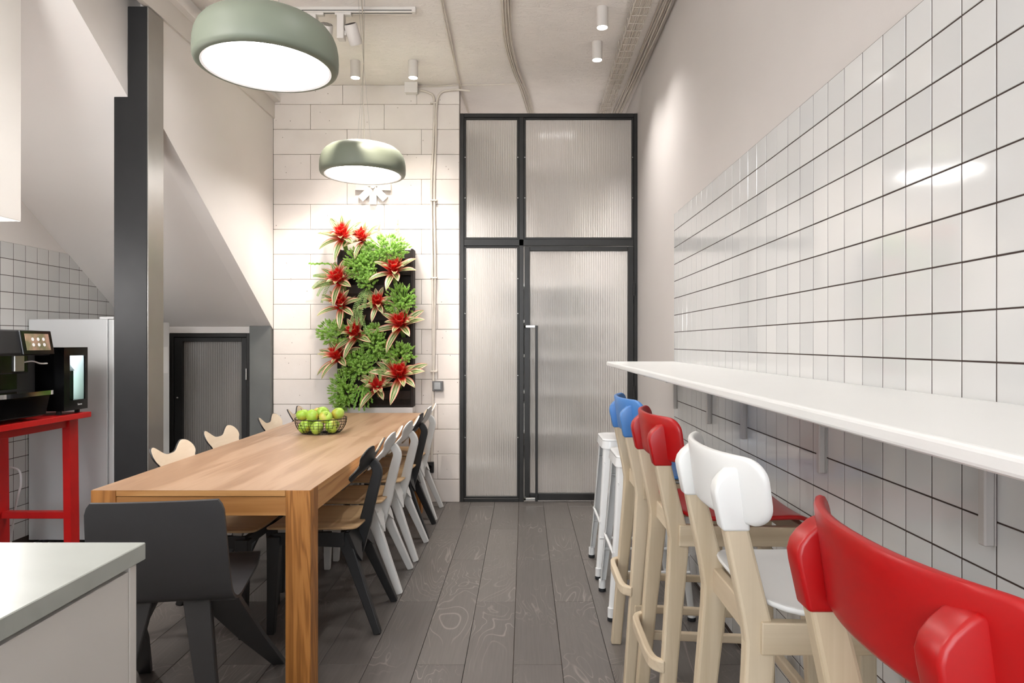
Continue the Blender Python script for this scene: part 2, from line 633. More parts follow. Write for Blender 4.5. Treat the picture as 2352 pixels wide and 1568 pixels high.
def text_mesh(s, size, depth=0.0006):
    cu = bpy.data.curves.new('print', 'FONT')
    cu.body = s; cu.size = size; cu.extrude = depth; cu.align_x = 'CENTER'; cu.align_y = 'CENTER'
    ob = bpy.data.objects.new('print_tmp', cu)
    C.objects.link(ob)
    me = bpy.data.meshes.new_from_object(ob.evaluated_get(bpy.context.evaluated_depsgraph_get()))
    bpy.data.objects.remove(ob, do_unlink=True)
    me.materials.clear()
    return me

# ================================================================== THE ROOM
YB = 5.385          # face of the block wall
XR = 0.902          # face of the right-hand tiles
XL = -2.02          # face of the stair partition
XA = -3.15          # face of the tiled alcove wall
ZC = 3.35           # ceiling
Y0, Y9 = -3.4, 8.4  # ends of the building
def soffit(y):
    return 2.479 - 0.667 * (y - 3.75)

# floor: a slab with planks laid on it
fl = struct(part('floor', MB().box(-3.3, 1.1, Y0 - .1, Y9 + .1, -0.16, -0.0125), 'plank_joint'), 'dark grey wood plank floor with pale joints', 'floor')
PW, PL = 0.193, 1.29
pm = {}
ix0 = -13
for i in range(ix0, 8):
    x0 = -0.624 + PW * i
    x1 = x0 + PW
    off = 3.318 if i % 2 == 0 else 3.958
    k = math.floor((Y0 - off) / PL)
    while off + k * PL < Y9:
        ya, yb = max(Y0, off + k * PL), min(Y9, off + (k + 1) * PL)
        xa, xb = max(x0, XA), min(x1, XR)
        k += 1
        if xb - xa < 0.02 or yb - ya < 0.02:
            continue
        key = (round(xb - xa, 3), round(yb - ya, 3))
        if key not in pm:
            a, b = (xb - xa) / 2 - 0.0009, (yb - ya) / 2 - 0.0009
            mb = MB()
            vs = [(sx * (a - d), sy * (b - d), z) for z, d in ((-0.0125, 0), (-0.0012, 0), (0, 0.0012)) for sx, sy in ((-1, -1), (1, -1), (1, 1), (-1, 1))]
            fs = [(l * 4 + q, l * 4 + (q + 1) % 4, l * 4 + 4 + (q + 1) % 4, l * 4 + 4 + q) for l in range(2) for q in range(4)] + [(8, 9, 10, 11)]
            mb.add(vs, fs)
            pm[key] = mb.mesh('plank')
        put('plank', pm[key], 'plank', fl, ((xa + xb) / 2, (ya + yb) / 2, 0))

struct(part('ceiling', MB().box(-3.3, 1.1, Y0 - .1, Y9 + .1, ZC, ZC + 0.12), 'ceiling_plaster'), 'rough cream plaster ceiling', 'ceiling')

# right wall with its square tiles
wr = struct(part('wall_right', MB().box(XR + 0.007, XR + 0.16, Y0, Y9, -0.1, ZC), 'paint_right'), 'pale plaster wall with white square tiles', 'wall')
T = 0.1018
TZ0 = 1.2424 - 12 * T
part('grout', MB().box(XR + 0.0011, XR + 0.008, -1.5, 4.05, 0.0, TZ0 + 20 * T - 0.001), 'grout', wr)
def tile_mesh(wd, ht):
    a, b, d = wd / 2, ht / 2, 0.0012
    mb = MB()
    vs = [(x, sy * (a - i), sz * (b - i)) for x, i in ((0.006, 0), (0.0012, 0), (0, d)) for sy, sz in ((-1, -1), (1, -1), (1, 1), (-1, 1))]
    fs = [(l * 4 + q, l * 4 + (q + 1) % 4, l * 4 + 4 + (q + 1) % 4, l * 4 + 4 + q) for l in range(2) for q in range(4)] + [(8, 9, 10, 11)]
    return mb.add(vs, fs)
def tiles(parent, xface, flip, ys, zs, keep, gap=0.0033, clip=None):
    """tiles on a wall of constant x; the nearest ones are single parts, the rest one joined part"""
    cells = []
    for (ya, yb) in ys:
        for (za, zb) in zs:
            if clip and not clip((ya + yb) / 2, zb):
                continue
            y, z = (ya + yb) / 2, (za + zb) / 2
            seen = y > 0.9
            u, v = xface / max(y, .1) * F_PX + 1205, 787 - (z - CAM_H) / max(y, .1) * F_PX
            seen = seen and -60 < u < 2420 and -60 < v < 1640
            cells.append((-(1.0 / y ** 3) if seen else 1.0, ya, yb, za, zb))
    cells.sort()
    cache = {}
    rest = MB()
    for q, (_, ya, yb, za, zb) in enumerate(cells):
        y, z = (ya + yb) / 2, (za + zb) / 2
        key = (round(yb - ya, 3), round(zb - za, 3))
        tm = tile_mesh(yb - ya - gap, zb - za - gap)
        rx, rzz = random.gauss(0, 0.0022), random.gauss(0, 0.0022)
        if q < keep:
            if key not in cache:
                cache[key] = tm.mesh('tile')
            put('tile', cache[key], 'tile', parent, (xface, y, z), (0, rx, (PI if flip else 0) + rzz))
        else:
            Rm = Euler((0, rx, (PI if flip else 0) + rzz)).to_matrix()
            rest.add([Rm @ Vector(vv) + Vector((xface, y, z)) for vv in tm.v], tm.f)
    if rest.v:
        o = part('tile_field', rest, 'tile', parent)
        o['kind'] = 'stuff'
ys = [(2.097 + T * k, 2.097 + T * (k + 1)) for k in range(-35, 19)] + [(2.097 + T * 19, 4.05)]
zs = [(TZ0 + T * k, TZ0 + T * (k + 1)) for k in range(20)]
tiles(wr, XR, False, ys, zs, 298)

# block wall
wb = struct(part('wall_back', MB().box(XL - 0.1, -0.535, YB + 0.012, YB + 0.2, -0.1, ZC), 'joint_grey'), 'white painted block wall behind the plants', 'wall')
S = F_PX / YB
def wx(px): return (px - 1205) / S
BP = 0.2007
zrow = [0.0] + [0.786 + BP * k for k in range(-3, 13)] + [ZC]
bcache = {}
def block_mesh(wd, ht):
    key = (round(wd, 3), round(ht, 3))
    if key not in bcache:
        bcache[key] = MB().box(-wd / 2, wd / 2, 0, 0.02, -ht / 2, ht / 2).mesh('block', bevel=0.0022, seg=1)
    return bcache[key]
for r in range(len(zrow) - 1):
    za, zb = zrow[r], zrow[r + 1]
    odd = (len(zrow) - 2 - r) % 2          # top row is odd in the bond
    js = [713, 882] if odd == 1 else [797, 968]
    if r == len(zrow) - 2:
        js = [787, 957]
    if r < 8 and odd == 1:
        js = [713, 882, 1005]
    edges = [628] + js + [1055]
    for a, b in zip(edges[:-1], edges[1:]):
        xa, xb = wx(a) if a != 628 else XL, wx(b)
        put('block', block_mesh(xb - xa - 0.0026, zb - za - 0.0026), 'block', wb, ((xa + xb) / 2, YB + random.uniform(0, 0.0022), (za + zb) / 2))

# stair partition, sloped underside, steel column, alcove
struct(part('wall_left', MB().prism([(3.70, soffit(3.70)), (YB, soffit(YB)), (YB, ZC), (3.70, ZC)], 0, XL - 0.1, XL), 'paint_white'), 'cream plaster partition under the stairs', 'wall')
struct(part('wall_stair', MB().prism([(2.444, ZC), (3.70, soffit(3.70)), (3.70, ZC)], 0, -2.22, -2.12), 'paint_grey'), 'pale wall above the sloped stair underside', 'wall')
mb = MB().prism([(2.444, ZC), (YB + .02, soffit(YB + .02)), (YB + .02, soffit(YB + .02) + .12), (2.62, ZC)], 0, XA - .05, -2.119)
struct(part('ceiling_slope', mb, 'paint_grey'), 'sloped grey underside of the staircase', 'ceiling')
struct(part('ceiling_slope', MB().prism([(3.70, soffit(3.70) + .001), (YB, soffit(YB) + .001), (YB, soffit(YB) + .05), (3.70, soffit(3.70) + .05)], 0, -2.125, XL - 0.002), 'paint_grey'))
col = thing('column', 'dark steel column standing at the end of the stair partition', 'column', (-2.10, 3.66, 0), kind='structure')
part('column_front', MB().prism([(-2.192, 0), (-2.016, 0), (-2.016, 3.075), (-2.119, 3.075), (-2.119, soffit(3.58)), (-2.192, soffit(3.58))], 1, 3.578, 3.60), 'steel_dark', col, loc=(2.10, -3.66, 0), bevel=0.002, seg=1)
part('column_web', MB().box(-2.19, -2.03, 3.60, 3.70, 0, 2.5), 'steel_dark', col, loc=(2.10, -3.66, 0))
part('column_side', MB().box(-2.03, -2.011, 3.582, 3.735, 0, 3.075), 'steel_sheen', col, loc=(2.10, -3.66, 0), bevel=0.0015, seg=1)
bm_ = thing('trim_1', 'white steel beam running along the top of the stair partition', 'beam', (XL, 4.0, 3.08), kind='structure')
part('beam_web', MB().box(-0.02, 0.014, -1.6, YB - 4.0, 0.0, 0.13), 'lamp_body', bm_)
part('beam_flange', MB().box(-0.02, 0.06, -1.6, YB - 4.0, 0.13, 0.165), 'paint_white', bm_, bevel=0.003, seg=1)
part('beam_top', MB().box(-0.02, 0.006, -1.6, YB - 4.0, 0.165, 0.265), 'paint_white', bm_)

wa = struct(part('wall_alcove', MB().box(XA - 0.16, XA - 0.007, Y0, 5.6, -0.1, ZC), 'paint_grey'), 'alcove wall with white square tiles behind the fridge', 'wall')
TL = 0.102
LZ = 1.793
part('grout', MB().box(XA - 0.008, XA - 0.0011, 1.0, 5.36, 0.0, LZ + TL - 0.003), 'grout', wa)
ysl = [(4.03 + TL * k, 4.03 + TL * (k + 1)) for k in range(-29, 13)]
zsl = [(LZ + TL * k, LZ + TL * (k + 1)) for k in range(-17, 1)]
def tl_clip(y, z):
    return z < soffit(y) + 0.12
tiles(wa, XA, True, [q for q in ysl if q[0] >= 3.7], zsl, 290, clip=tl_clip)
tiles(wa, XA, True, [q for q in ysl if q[0] < 3.7], zsl, 0, clip=tl_clip)

# far end of the alcove: low door with ribbed pane
struct(part('wall_alcove_end', MB().box(XA, XL, YB + 0.06, YB + 0.16, -0.05, 1.6), 'door_dark'), 'dark end of the alcove around the low door', 'wall')
struct(part('trim_2', MB().box(-2.9, wx(577), YB - 0.03, YB + 0.05, 1.357, 1.425), 'paint_white', bevel=0.002, seg=1), 'white lintel over the low dark door', 'lintel')
struct(part('trim_3', MB().box(wx(578), XL - 0.005, YB - 0.045, YB + 0.05, 0, 1.415), 'panel_grey', bevel=0.003, seg=1), 'grey steel panel beside the low dark door', 'panel')
d2 = thing('door_2', 'low dark door with ribbed pane under the stairs', 'door', (-2.5, YB + 0.02, 0), kind='structure')
xl, xr = wx(392) + 2.5, wx(577) + 2.5
fx0, fx1, fz0, fz1 = wx(420) + 2.5, wx(556) + 2.5, 0.12, 1.29
part('door_frame', MB().box(xl, xl + .03, -.04, .03, 0, 1.357), 'dark_frame', d2, bevel=.002, seg=1)
part('door_frame', MB().box(xr - .03, xr, -.04, .03, 0, 1.357), 'dark_frame', d2, bevel=.002, seg=1)
part('door_frame', MB().box(xl + .03, xr - .03, -.04, .03, 1.325, 1.357), 'dark_frame', d2, bevel=.002, seg=1)
for (a, b, c, d) in ((xl + .032, fx0, .01, 1.322), (fx1, xr - .032, .01, 1.322), (fx0, fx1, fz1, 1.322), (fx0, fx1, .01, fz0)):
    part('stile', MB().box(a, b, -.03, .015, c, d), 'door_dark', d2, bevel=.002, seg=1)
def ribbed(x0, x1, z0, z1, y, pitch=0.0142, amp=0.0011, th=0.005):
    """a sheet with vertical round ribs on the face towards -y"""
    n = max(1, round((x1 - x0) / pitch))
    seg = 6
    vs, fs = [], []
    prof = []
    for i in range(n * seg + 1):
        x = x0 + (x1 - x0) * i / (n * seg)
        prof.append((x, y - amp * (1 + math.cos(2 * PI * i / seg)) ))
    m = len(prof)
    for x, yy in prof: vs += [(x, yy, z0), (x, yy, z1)]
    for x, yy in prof: vs += [(x, y + th, z0), (x, y + th, z1)]
    for i in range(m - 1):
        fs.append((2 * i, 2 * i + 2, 2 * i + 3, 2 * i + 1))
        j = 2 * m
        fs.append((j + 2 * i, j + 2 * i + 1, j + 2 * i + 3, j + 2 * i + 2))
        fs.append((2 * i + 1, 2 * i + 3, j + 2 * i + 3, j + 2 * i + 1))
        fs.append((2 * i, j + 2 * i, j + 2 * i + 2, 2 * i + 2))
    fs.append((0, 1, 2 * m + 1, 2 * m)); k = 2 * (m - 1)
    fs.append((k, 2 * m + k, 2 * m + k + 1, k + 1))
    return MB().add(vs, fs)
part('pane', ribbed(fx0, fx1, fz0, fz1, 0.0), 'ribbed_dark', d2, smooth=True)
for zz in (1.03, 0.25):
    part('hinge', MB().lathe([(0, -.045), (.009, -.045), (.009, .045), (0, .045)], 10, (xr - .03, -.045, zz)), 'steel', d2, smooth=True)
part('knob', MB().lathe([(0, 0), (.006, 0), (.008, .006), (0, .012)], 10), 'steel', d2, smooth=True, loc=(xl + .06, -.03, 0.84), rot=(PI / 2, 0, 0))
# the closet the pane looks into
struct(part('wall_closet', MB().box(-2.9, -2.2, 5.50, 5.53, 0, 1.4), 'panel_grey'), 'grey back of the closet behind the low door', 'wall')

# glazed partition
YG = YB + 0.03
g = thing('window_1', 'dark steel glazed partition with ribbed panes beside and above the door', 'partition', (0, YG, 0), kind='structure')
SG = F_PX / YG
def gx(px): return (px - 1205) / SG
def gz(py): return CAM_H + (787 - py) / SG
def frame(name, a, b, c, d, dy0=-.02, dy1=.03, par=g, mat='dark_frame'):
    return part(name, MB().box(gx(a), gx(b), dy0, dy1, gz(d), gz(c)), mat, par, bevel=.0025, seg=1)
frame('stile', 1057, 1066, 262, 1151)
frame('stile', 1455, 1464, 262, 1151)
frame('rail', 1066, 1455, 262, 271)
frame('rail', 1066, 1455, 550, 565)
frame('mullion', 1192, 1203, 271, 1151)
frame('rail', 1066, 1192, 1143, 1151)
def beads(a, b, c, d, wdt=4.6):
    frame('bead', a, a + wdt, c, d, -.012, .012)
    frame('bead', b - wdt, b, c, d, -.012, .012)
    frame('bead', a + wdt, b - wdt, c, c + wdt, -.012, .012)
    frame('bead', a + wdt, b - wdt, d - wdt, d, -.012, .012)
for (a, b, c, d) in ((1066, 1192, 271, 550), (1203, 1455, 271, 550), (1066, 1192, 565, 1143)):
    beads(a, b, c, d)
    part('pane', ribbed(gx(a + 3), gx(b - 3), gz(d - 3), gz(c + 3), 0.004), 'ribbed_sheet', g, smooth=True)
sm = MB().lathe([(0, 0), (.005, 0), (.004, .003), (0, .0035)], 8).mesh('screw', True)
for px in (1068.5, 1189.5, 1205.5, 1452.5):
    for py in (362, 455, 640, 720, 862, 1004):
        if px > 1200 and py > 560:
            continue
        put('screw', sm, 'steel', g, (gx(px), -.012, gz(py)), (PI / 2, 0, 0))
d1 = thing('door_1', 'dark steel door with one tall ribbed pane and bar handle', 'door', (0, YG - 0.006, 0), kind='structure')
frame('stile', 1204, 1217, 567, 1147, -.022, .02, d1)
frame('stile', 1441, 1454, 567, 1147, -.022, .02, d1)
frame('rail', 1217, 1441, 567, 577, -.022, .02, d1)
frame('rail', 1217, 1441, 1131, 1147, -.022, .02, d1)
part('pane', ribbed(gx(1215), gx(1443), gz(1133), gz(575), 0.0), 'ribbed_sheet', d1, smooth=True)
for zz in (gz(665), gz(900), gz(1090)):
    part('hinge', MB().lathe([(0, -.05), (.008, -.05), (.008, .05), (0, .05)], 10, (gx(1455), -.03, zz)), 'dark_frame', d1, smooth=True)
h = part('handle', MB().box(gx(1229), gx(1235), -.075, -.055, gz(1146), gz(748)), 'dark_frame', d1, bevel=.002, seg=1)
for py in (750, 1141):
    part('handle_arm', MB().box(gx(1203), gx(1229), -.073, -.057, gz(py) - .01, gz(py) + .01), 'steel', h, bevel=.002, seg=1)
    part('handle_arm', MB().box(gx(1203), gx(1208), -.073, -.015, gz(py) - .01, gz(py) + .01), 'steel', h, bevel=.002, seg=1)

# the hall behind the glazing
struct(part('wall_hall_back', MB().box(-2.2, -0.22, 6.75, 6.9, -.05, ZC), 'paint_grey'), 'pale hall wall behind the narrow ribbed panes', 'wall')
struct(part('wall_hall_side', MB().box(-0.30, -0.22, 6.9, Y9, -.05, ZC), 'paint_grey'), 'grey side wall deep in the hall', 'wall')
struct(part('wall_hall_end', MB().box(-3.2, 1.1, Y9, Y9 + .12, -.05, ZC), 'paint_grey'), 'far end wall of the hall', 'wall')
struct(part('wall_hall_left', MB().box(-2.2, -2.1, 5.6, 6.9, -.05, ZC), 'paint_grey'), 'left wall of the hall behind the block wall', 'wall')
struct(part('baseboard_hall', MB().box(-2.1, -0.2, 6.73, 6.75, 0, 0.085), 'bar_white', bevel=.004, seg=1), 'white baseboard seen through the narrow ribbed pane', 'baseboard')
sh = thing('shelf_unit', 'blue-grey shelving unit standing behind the ribbed door', 'shelf', (0.34, 7.6, 0))
for xx in (-.42, .40):
    part('upright', MB().box(xx, xx + .03, -.2, .2, 0, 1.95), 'panel_grey', sh, bevel=.003, seg=1)
for zz in (0.28, 0.72, 1.12, 1.5, 1.9):
    part('shelf', MB().box(-.39, .40, -.2, .2, zz, zz + .03), 'bar_white', sh, bevel=.003, seg=1)
part('back_panel', MB().box(-.39, .40, .19, .2, .31, 1.9), 'switch_light', sh)
bx_ = [('white storage box on the lowest shelf behind the ribbed door', -.2, .31, .30, .30, 'bar_white'), ('grey storage box on the second shelf behind the ribbed door', .1, .75, .4, .26, 'switch_light'),
       ('dark storage box on the third shelf behind the ribbed door', -.12, 1.15, .36, .24, 'panel_grey')]
for lb, x, z, wd, hh_, m_ in bx_:
    b = thing('storage_box', lb, 'box', (0.34 + x, 7.58, z), group='storage boxes in the hall')
    part('box_body', MB().box(-wd / 2, wd / 2, -.15, .15, 0, hh_ - .04), m_, b, bevel=.006)
    part('lid', MB().box(-wd / 2 - .006, wd / 2 + .006, -.156, .156, hh_ - .04, hh_), m_, b, bevel=.005)

# walls behind the camera
WX0, WX1, WZ0, WZ1 = -2.9, 0.7, 0.35, 3.15      # window added in the unseen end wall to let daylight in
mb = MB()
mb.box(-3.3, WX0, Y0 - .12, Y0, -.05, ZC); mb.box(WX1, 1.1, Y0 - .12, Y0, -.05, ZC)
mb.box(WX0, WX1, Y0 - .12, Y0, -.05, WZ0); mb.box(WX0, WX1, Y0 - .12, Y0, WZ1, ZC)
struct(part('wall_front', mb, 'paint_white'), 'kitchen end wall behind the viewer, with an added daylight window', 'wall')
w2 = thing('added_window', 'wide white-framed window added in the end wall for daylight', 'window', (0, Y0 - .06, 0), kind='structure')
for (a, b, c, d) in ((WX0, WX1, WZ0, WZ0 + .06), (WX0, WX1, WZ1 - .06, WZ1), (WX0, WX0 + .06, WZ0, WZ1), (WX1 - .06, WX1, WZ0, WZ1), (-1.73, -1.67, WZ0, WZ1), (-.53, -.47, WZ0, WZ1)):
    part('window_frame', MB().box(a, b, -.03, .03, c, d), 'bar_white', w2, bevel=.004, seg=1)

# ================================================================== LAMPS
def pendant(loc, label, swag=None):
    p = thing('pendant_lamp', label, 'lamp', loc, group='green pendant lamps over the dining table')
    prof = [(0.268, 0.0), (0.284, 0.001), (0.294, 0.008), (0.299, 0.022), (0.300, 0.05), (0.2985, 0.085), (0.293, 0.115), (0.281, 0.145),
            (0.262, 0.170), (0.236, 0.189), (0.205, 0.200), (0.16, 0.207), (0.08, 0.211), (0.0, 0.212)]
    inner = [(0.0, 0.206), (0.16, 0.201), (0.23, 0.184), (0.262, 0.155), (0.276, 0.11), (0.281, 0.05), (0.277, 0.022), (0.268, 0.012)]
    part('lamp_shade', MB().lathe(prof + inner, 72, close=True), 'lamp_green', p, smooth=True)
    part('diffuser', MB().lathe([(0.0, 0.200), (0.15, 0.195), (0.222, 0.178), (0.252, 0.15), (0.265, 0.10), (0.270, 0.05), (0.266, 0.022), (0.262, 0.014)], 36), 'pendant_glow', p, smooth=True)
    part('rim', MB().lathe([(0.268, 0.000), (0.268, 0.012), (0.258, 0.012), (0.258, 0.004)], 64, close=True), 'print_white', p, smooth=True)
    b = part('bulb_holder', MB().lathe([(0.0, 0.13), (0.035, 0.132), (0.055, 0.15), (0.06, 0.17), (0.03, 0.195), (0.0, 0.199)], 6), 'chrome', p)
    part('bulb', MB().lathe([(0, .112), (.018, .116), (.026, .13), (.02, .14), (0, .142)], 12), 'clear_glass', b, smooth=True)
    top = ZC - loc[2]
    if swag is None:
        for k in range(3):
            a = 2 * PI * k / 3 + 0.5
            part('suspension_wire', MB().tube([(0.055 * math.cos(a), 0.055 * math.sin(a), .209), (0.008 * math.cos(a), 0.008 * math.sin(a), .75), (0.006 * math.cos(a), 0.006 * math.sin(a), top - .02)], 0.0011, 5), 'steel', p)
        part('power_cord', MB().tube(smooth_path([(0, 0, .211), (.006, 0, .35), (-.004, .002, .6), (.003, 0, top - .02)]), 0.0027, 6), 'cable', p, smooth=True)
        part('canopy', MB().lathe([(0, 0), (.055, 0), (.06, .004), (.06, .024), (0, .024)], 32), 'lamp_body', p, smooth=True, loc=(0, 0, top - .024))
    else:
        hook = Vector((0.005, 0, top - .085))
        end = Vector(swag) - Vector(loc)
        for k in range(3):
            a = 2 * PI * k / 3 + 0.5
            part('suspension_wire', MB().tube([(0.06 * math.cos(a), 0.06 * math.sin(a), .209), hook], 0.0011, 5), 'steel', p)
            part('swag_wire', MB().tube([hook, hook.lerp(end, .5) + Vector(((k - 1) * .012, 0, .012)), end + Vector(((k - 1) * .022, 0, 0))], 0.0012, 5), 'steel', p)
        part('power_cord', MB().tube(smooth_path([(0, 0, .211), (.010, 0, .35), (-.002, .002, .6), hook, hook.lerp(end, .5) + Vector((.006, 0, .014)), end]), 0.0030, 6), 'cable', p, smooth=True)
        part('hook', MB().tube([hook, (hook.x, hook.y, top)], .003, 6), 'steel', p)
        part('canopy', MB().lathe([(0, 0), (.055, 0), (.06, .004), (.06, .024), (0, .024)], 32), 'lamp_body', p, smooth=True, loc=end)
    return p
pendant((-1.12, 2.92, 2.472), 'green pendant lamp over the near half of the table, touching the top picture edge')
pendant((-1.15, 4.77, 2.468), 'green pendant lamp hanging in front of the block wall', (-.94, 3.85, ZC - .024))

def light(name, typ, parent, loc, energy, color, rot=(0, 0, 0), **kw):
    d = bpy.data.lights.new(name, typ)
    d.energy = energy
    d.color = color
    for k, v in kw.items():
        setattr(d, k, v)
    o = bpy.data.objects.new(name, d)
    C.objects.link(o)
    o.parent = parent
    o.location = loc
    o.rotation_euler = rot
    return o
spot_body = MB().lathe([(0, 0), (.036, 0), (.036, -.122), (.0335, -.124), (.0315, -.122), (.0315, -.112), (0, -.112)], 32).mesh('spot_body', True)
spot_lens = MB().lathe([(0, -.1195), (.0315, -.1195), (.0315, -.1165), (0, -.1165)], 32).mesh('spot_lens', True)
def ceiling_spot(x, y, label, watts, color=WHITE, size=118, group='white cylinder spots on the ceiling'):
    s = thing('ceiling_spot', label, 'ceiling light', (x, y, ZC), group=group)
    put('spot_body', spot_body, 'lamp_body', s)
    put('spot_lens', spot_lens, 'spot_glow', s)
    light('spot_light', 'SPOT', s, (0, 0, -.126), watts, color, spot_size=math.radians(size), spot_blend=0.9, shadow_soft_size=0.035)
ceiling_spot(-1.245, 4.93, 'white cylinder spot above the block wall, left of the junction box', WALL_SPOT_W, (1, .94, .86), 100)
ceiling_spot(-0.82, 4.93, 'white cylinder spot just in front of the junction box', WALL_SPOT_W, (1, .94, .86), 100)
ceiling_spot(0.48, 4.145, 'white cylinder spot on the ceiling beside the cable tray, higher in the picture', SPOT_W * 0.75)
ceiling_spot(0.50, 4.62, 'white cylinder spot beside the cable tray, closer to the glazed partition', SPOT_W * 0.75)
for (x, y, kk) in ((-0.32, 2.4, 'added over the walkway'), (-1.78, 2.2, 'added over the head of the table'),
                   (-0.4, -1.6, 'added near the kitchen end wall')):
    ceiling_spot(x, y, 'white cylinder spot ' + kk, FILL_SPOT_W, group='white cylinder spots added outside the picture')  # unseen spots, added to brighten the middle of the room
ceiling_spot(-1.42, 3.5, 'white cylinder spot added over the stair side of the table', FILL_SPOT_W * 0.7, size=140, group='white cylinder spots added outside the picture')  # another unseen spot, added to lighten the stair partition
for (x, y, kk) in ((-0.9, 6.15, 'in the hall behind the narrow panes'), (0.3, 6.3, 'in the hall behind the ribbed door'), (0.35, 7.3, 'over the hall shelves')):
    ceiling_spot(x, y, 'white cylinder spot ' + kk, HALL_W, group='white cylinder spots in the hall')

# globe lamps added out of view to light ceiling, walls and stair alcove
def globe(x, y, z, label, r=.15, glow='fill_globe_glow', top=ZC):
    p = thing('fill_globe', label, 'lamp', (x, y, z), group='fill globes added outside the picture')
    part('globe', MB().lathe([(r * math.sin(PI * k / 16), -r * math.cos(PI * k / 16)) for k in range(0, 17, 2)], 16), glow, p, smooth=True)
    part('collar', MB().lathe([(0, r - .01), (.035, r - .01), (.035, r + .04), (.01, r + .05), (0, r + .05)], 20), 'lamp_body', p, smooth=True)
    part('power_cord', MB().tube([(0, 0, r + .04), (0, 0, top - z - .01)], .003, 6), 'cable', p)
    part('canopy', MB().lathe([(0, 0), (.05, 0), (.05, .02), (0, .02)], 24), 'lamp_body', p, loc=(0, 0, top - z - .02))
globe(-1.85, 1.75, 2.62, 'added opal fill globe over the kitchen side of the island')
globe(-1.1, -1.3, 2.6, 'added opal fill globe near the added window')

globe(-2.47, 2.975, 1.55, 'small opal fill globe added over the coffee machine', .11, 'alcove_fill_glow', soffit(2.975))  # unseen globe added to brighten the soffit, tiles and fridge

# track with two heads
tr = thing('track_rail', 'white lighting track across the ceiling with a dark slot', 'track', (-1.32, 4.145, ZC))
part('rail_body', MB().box(-.648, .648, -.017, .017, -.034, 0), 'lamp_body', tr, bevel=.002, seg=1)
part('rail_slot', MB().box(-.60, .625, -.0175, -.0165, -.026, -.021), 'black_matte', tr)
part('rail_slot', MB().box(-.60, .625, -.004, .004, -.0345, -.0335), 'black_matte', tr)
def track_head(x, aim, label, watts):
    h = thing('track_spot', label, 'spotlight', (x, 4.145, ZC - .034), group='white track spotlights')
    part('adapter', MB().box(-.05, .05, -.016, .016, -.016, 0), 'lamp_body', h, bevel=.002, seg=1)
    part('driver_box', MB().box(-.035, .008, -.028, .028, -.165, -.014), 'lamp_body', h, bevel=.004)
    part('arm', MB().box(.006, .02, -.012, .012, -.14, -.11), 'lamp_body', h, bevel=.002, seg=1)
    c = Vector((.058, 0.01, -.125))
    d = (Vector(aim) - (h.location + c)).normalized()
    q = d.to_track_quat('-Z', 'Y')
    b = part('spot_can', MB().lathe([(0, .06), (.036, .06), (.040, .055), (.040, -.055), (.037, -.06), (.034, -.05), (0, -.05)], 28), 'lamp_body', h, smooth=True, loc=c)
    b.rotation_euler = q.to_euler()
    for k in range(-4, 5):
        hw = math.sqrt(max(0, .034 ** 2 - (k * .0075) ** 2))
        part('cooling_fin', MB().box(k * .0075 - .0015, k * .0075 + .0015, -hw, hw, .0602, .0612), 'black_matte', b)
    part('spot_lens', MB().lathe([(0, -.0515), (.034, -.0515), (.034, -.0505), (0, -.0505)], 24), 'track_glow', b, smooth=True)
    light('spot_light', 'SPOT', b, (0, 0, -.064), watts, WARM, spot_size=math.radians(36), spot_blend=0.8, shadow_soft_size=0.02)
track_head(-1.29, (-1.75, 5.35, 1.7), 'track spotlight half hidden behind the nearer pendant lamp', TRACK_W)
track_head(-1.12, (-0.72, 5.35, 1.5), 'track spotlight with visible cooling fins beside the pendant cord', TRACK_W)

# ================================================================== CEILING SERVICES
def bundle(name, label, paths, r, mat='cable'):
    b = thing(name, label, 'cables', paths[0][0])
    o = Vector(paths[0][0])
    for p in paths:
        part('cable', MB().tube([Vector(q) - o for q in smooth_path(p)], r, 6), mat, b, smooth=True)
    return b
ZK = ZC - 0.012
def jit(pts, a, b):
    return [(x + a + random.uniform(-.004, .004), y, z + b) for x, y, z in pts]
main = [(-0.02 - .085, 2.2, ZK), (-0.105, 3.2, ZK), (-0.115, 4.0, ZK), (-0.11, 4.6, ZK), (-0.06, 5.1, ZK), (0.0, 5.5, ZK), (0.07, 6.2, ZK)]
bundle('cable_bundle', 'thick bundle of painted cables crossing the middle of the ceiling', [jit(main, (k - 3) * .009, -(k % 2) * .007) for k in range(7)], 0.0048)
left = [(-0.46, 3.4, ZK), (-0.49, 4.0, ZK), (-0.50, 4.5, ZK), (-0.51, 5.0, ZK), (-0.515, 5.35, ZK), (-0.50, 6.0, ZK)]
bundle('cable_bundle', 'slim painted cables running from the ceiling to the top of the glazed partition', [jit(left, (k - 1) * .009, 0) for k in range(2)], 0.005)
rightb = [(0.86, 2.8, ZK), (0.86, 3.6, ZK), (0.855, 4.3, ZK), (0.85, 5.0, ZK), (0.84, 5.6, ZK), (0.83, 6.3, ZK)]
bundle('cable_bundle', 'painted cables along the corner of ceiling and right wall', [[(x + (k - 3) * .010 + random.uniform(-.007, .007), y, z - (k % 3) * .009) for x, y, z in rightb] for k in range(7)], 0.0052)
cross = [(-.86, YB - .02, ZC - .02), (-.70, YB - .02, ZC - .016), (-.50, YB - .03, ZC - .012), (-.25, 5.33, ZC - .02), (-.02, 5.32, ZC - .012)]
bundle('cable_bundle', 'thin cable running along the top of the block wall', [cross], 0.004)
